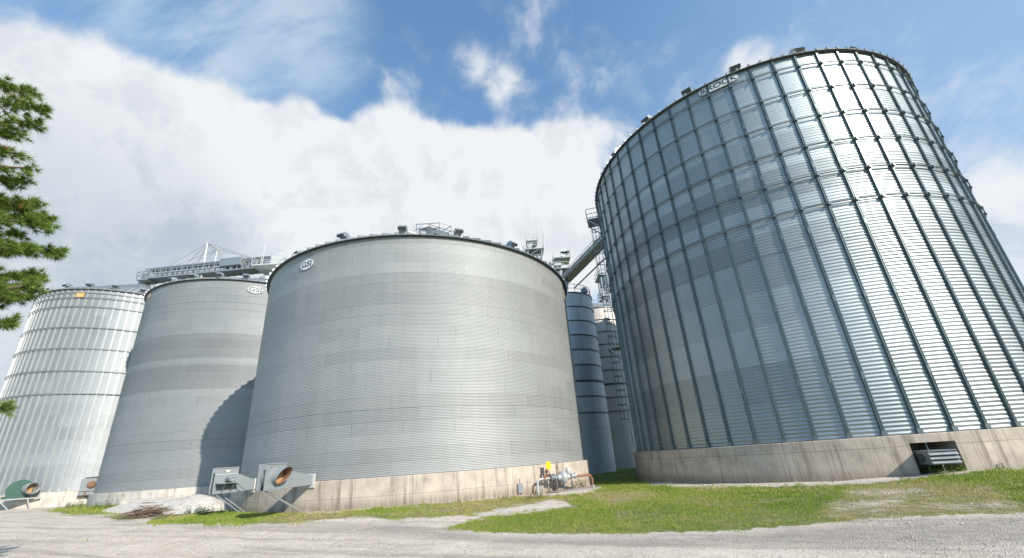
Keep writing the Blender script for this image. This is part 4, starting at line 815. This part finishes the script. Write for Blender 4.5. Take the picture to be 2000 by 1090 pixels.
for px, py, D, dz, dens in ((84, 210, 13.2, .5, 15), (60, 182, 13.6, .3, 15), (70, 238, 12.8, .4, 15), (34, 262, 13.0, .2, 16), (50, 328, 13.2, .3, 15), (38, 300, 12.6, .4, 14), (42, 358, 13.6, .3, 14), (68, 392, 13.0, .2, 19), (92, 424, 13.2, .1, 19), (85, 438, 12.7, .0, 16), (60, 405, 13.6, .2, 16), (45, 455, 13.1, .0, 16), (118, 491, 13.2, .15, 17), (60, 480, 12.8, .1, 15), (70, 540, 13.2, .25, 22), (64, 556, 12.7, .2, 22), (48, 584, 13.2, .1, 18), (25, 560, 13.3, .1, 20), (14, 630, 13.2, .05, 15), (10, 797, 13.2, .1, 12)):
    p1 = at_dist(px, py, D); r0 = Vector((TX, TY, max(.8, p1.z-.35-random.uniform(0, .3)+dz*.3))); bough(r0, p1, dens*1.35, random.uniform(-.1, .5), random.uniform(.3, .6))
for k in range(34):      # the rest of the crown, away from the picture
    z = 2.6+k*.3; a = rad(random.uniform(150, 345)) if z < 13 else rad(random.uniform(0, 360)); Lk = max(.6, 3.3*(1-(z/14)**1.4)); bough((TX, TY, tz+z), (TX+math.sin(a)*Lk, TY+math.cos(a)*Lk, tz+z+.5), 7, .1, .6)

# ------------------------------------------------------------------ sky and light
SUN_AZ, SUN_EL = 135.2, 31.5
W = bpy.data.worlds.new('World'); S.world = W; W.use_nodes = True; W.node_tree.nodes.clear(); b = NB(W.node_tree)
out = b.node('ShaderNodeOutputWorld'); bg = b.node('ShaderNodeBackground'); b.l.new(bg.outputs[0], out.inputs[0])
sky = b.node('ShaderNodeTexSky', sky_type='NISHITA'); sky.sun_disc = False; sky.sun_elevation = rad(SUN_EL); sky.sun_rotation = rad(SUN_AZ); sky.air_density = 1.; sky.dust_density = .6; sky.ozone_density = 1.5
SKY = .15
tc = b.node('ShaderNodeTexCoord').outputs['Generated']
def blob(px, py, r0, r1, wgt):
    c = ray(px, py); c = c/np.linalg.norm(c); d_ = b.node('ShaderNodeVectorMath', operation='DOT_PRODUCT'); b.put(d_.inputs[0], tc); d_.inputs[1].default_value = tuple(c)
    return b.mr(d_.outputs['Value'], math.cos(rad(r1)), math.cos(rad(r0)), 0., wgt, True)
bias = -.70
for px, py, r0, r1, wg in ((5, 235, 1, 13, .36), (120, 260, 1, 13, .30), (215, 200, 1, 11, .27), (330, 270, 2, 12, .38), (450, 310, 4.5, 8.5, .52), (590, 310, 4.5, 7.6, .52), (655, 335, 3.5, 6.6, .45), (770, 312, 4.5, 7.6, .52), (870, 340, 4.5, 7.4, .46), (968, 335, 4, 7.2, .46), (1060, 345, 4.5, 8, .46), (1170, 330, 4, 8.5, .42),
   (120, 10, 2, 11, -.28), (75, 95, .5, 4.5, -.22), (325, 140, .5, 5, -.2), (230, 60, 1, 6, -.1), (150, 420, 10, 18, .6), (480, 480, 9, 16, .6), (780, 460, 8, 13, .6), (1050, 470, 8, 13, .55), (0, 600, 8, 20, .45), (300, 560, 8, 14, .4), (915, 125, .5, 3.5, .13), (955, 150, .8, 4.2, .15), (1000, 195, 1, 4.2, .22), (1090, 235, 1, 4, .16), (780, 165, .5, 3.5, .2), (580, 205, .5, 2.5, .2), (1460, 112, .5, 3, .2), (1960, 520, 3, 12, .26), (1900, 300, 5, 25, .06)):
    bias = b.m('ADD', bias, blob(px, py, r0, r1, wg))
wn = b.node('ShaderNodeTexNoise'); b.put(wn.inputs['Vector'], tc); wn.inputs['Scale'].default_value = 3.; wn.inputs['Detail'].default_value = 4
wv = b.node('ShaderNodeVectorMath', operation='MULTIPLY_ADD'); b.put(wv.inputs[0], wn.outputs['Color']); wv.inputs[1].default_value = (.17, .17, .17); b.put(wv.inputs[2], tc)
f1 = b.noise(wv.outputs[0], 5.2, 13, .6); f2 = b.noise(wv.outputs[0], 16., 9, .62)
dens = b.m('ADD', bias, b.m('ADD', b.m('MULTIPLY', f1, 1.2), b.m('MULTIPLY', f2, .36)))
cl = b.m('MULTIPLY_ADD', b.mr(dens, .11, .56, 0, .84, True), 1., b.mr(dens, .06, .4, 0, .16))
of = b.node('ShaderNodeVectorMath', operation='ADD'); b.put(of.inputs[0], wv.outputs[0]); of.inputs[1].default_value = (.03, -.02, .035)
rel = b.m('SUBTRACT', b.noise(of.outputs[0], 5.2, 13, .6), f1)
sepz = b.node('ShaderNodeSeparateXYZ'); b.put(sepz.inputs[0], tc)
shade = b.noise(wv.outputs[0], 2.6, 6, .55)
lowb = b.m('ADD', blob(60, 560, 8, 24, .8), b.m('ADD', blob(380, 560, 3, 12, .4), b.mr(sepz.outputs[2], .5, .2, 0, .25)))
greyf = b.m('ADD', b.m('MULTIPLY', lowb, b.mr(shade, .3, .62, .4, 1.)), b.mr(rel, -.03, .1, -.08, .3), None, True)
mp = b.node('ShaderNodeMapping'); b.put(mp.inputs[0], tc); mp.inputs['Rotation'].default_value = (.3, .5, .9); mp.inputs['Scale'].default_value = (1.6, 8., 3.)
vn = b.noise(mp.outputs[0], 1.6, 9, .62)
veil = b.m('MULTIPLY', b.m('ADD', blob(470, 70, 3, 14, .62), b.m('ADD', blob(620, 50, 2, 8, .35), blob(260, 60, 2, 13, .4))), b.mr(vn, .34, .66, .1, .8, True))
ccol = b.mixc(b.m('MULTIPLY', greyf, .9), (.735, .75, .76), (.40, .455, .52))
skyc = b.mixc(1., sky.outputs[0], (SKY*.9, SKY*1.3, SKY*1.45), 'MULTIPLY')
hz = b.m('MULTIPLY', b.mr(sepz.outputs[0], .1, .75, 0, .85, True), b.mr(sepz.outputs[2], .85, .2, .4, 1.))
skyc = b.mixc(b.mr(sepz.outputs[2], 1., .55, .03, .16), skyc, (.45, .55, .66)); skyc = b.mixc(veil, skyc, (.50, .60, .70)); skyc = b.mixc(hz, skyc, (.30, .42, .60)); skyc = b.mixc(b.mr(sepz.outputs[2], .45, .05, 0, .5), skyc, (.6, .68, .77))
b.put(bg.inputs[0], b.mixc(b.m('MULTIPLY', cl, .96), skyc, ccol)); bg.inputs[1].default_value = 1.
sl = bpy.data.lights.new('sun', 'SUN'); sl.energy = 5.0; sl.angle = rad(.53); sl.color = (1., .93, .82); so = bpy.data.objects.new('sun', sl); COL.objects.link(so)
sv = Vector((math.sin(rad(SUN_AZ))*math.cos(rad(SUN_EL)), math.cos(rad(SUN_AZ))*math.cos(rad(SUN_EL)), math.sin(rad(SUN_EL)))); so.rotation_euler = sv.to_track_quat('Z', 'Y').to_euler(); so.location = sv*60

cam = bpy.data.cameras.new('camera'); co_ = bpy.data.objects.new('camera', cam); COL.objects.link(co_); S.camera = co_
cam.sensor_width = 36; cam.sensor_fit = 'HORIZONTAL'; cam.lens = 36*FPX/2000; cam.shift_y = (CY-545)/2000; cam.clip_start = .1; cam.clip_end = 3000
co_.matrix_world = Matrix(((RGT[0], UPV[0], -FWD[0], 0), (RGT[1], UPV[1], -FWD[1], 0), (RGT[2], UPV[2], -FWD[2], EYE), (0, 0, 0, 1)))
S.view_settings.view_transform = 'Standard'; S.view_settings.look = 'None'; S.view_settings.gamma = 1.; S.view_settings.exposure = 0.3
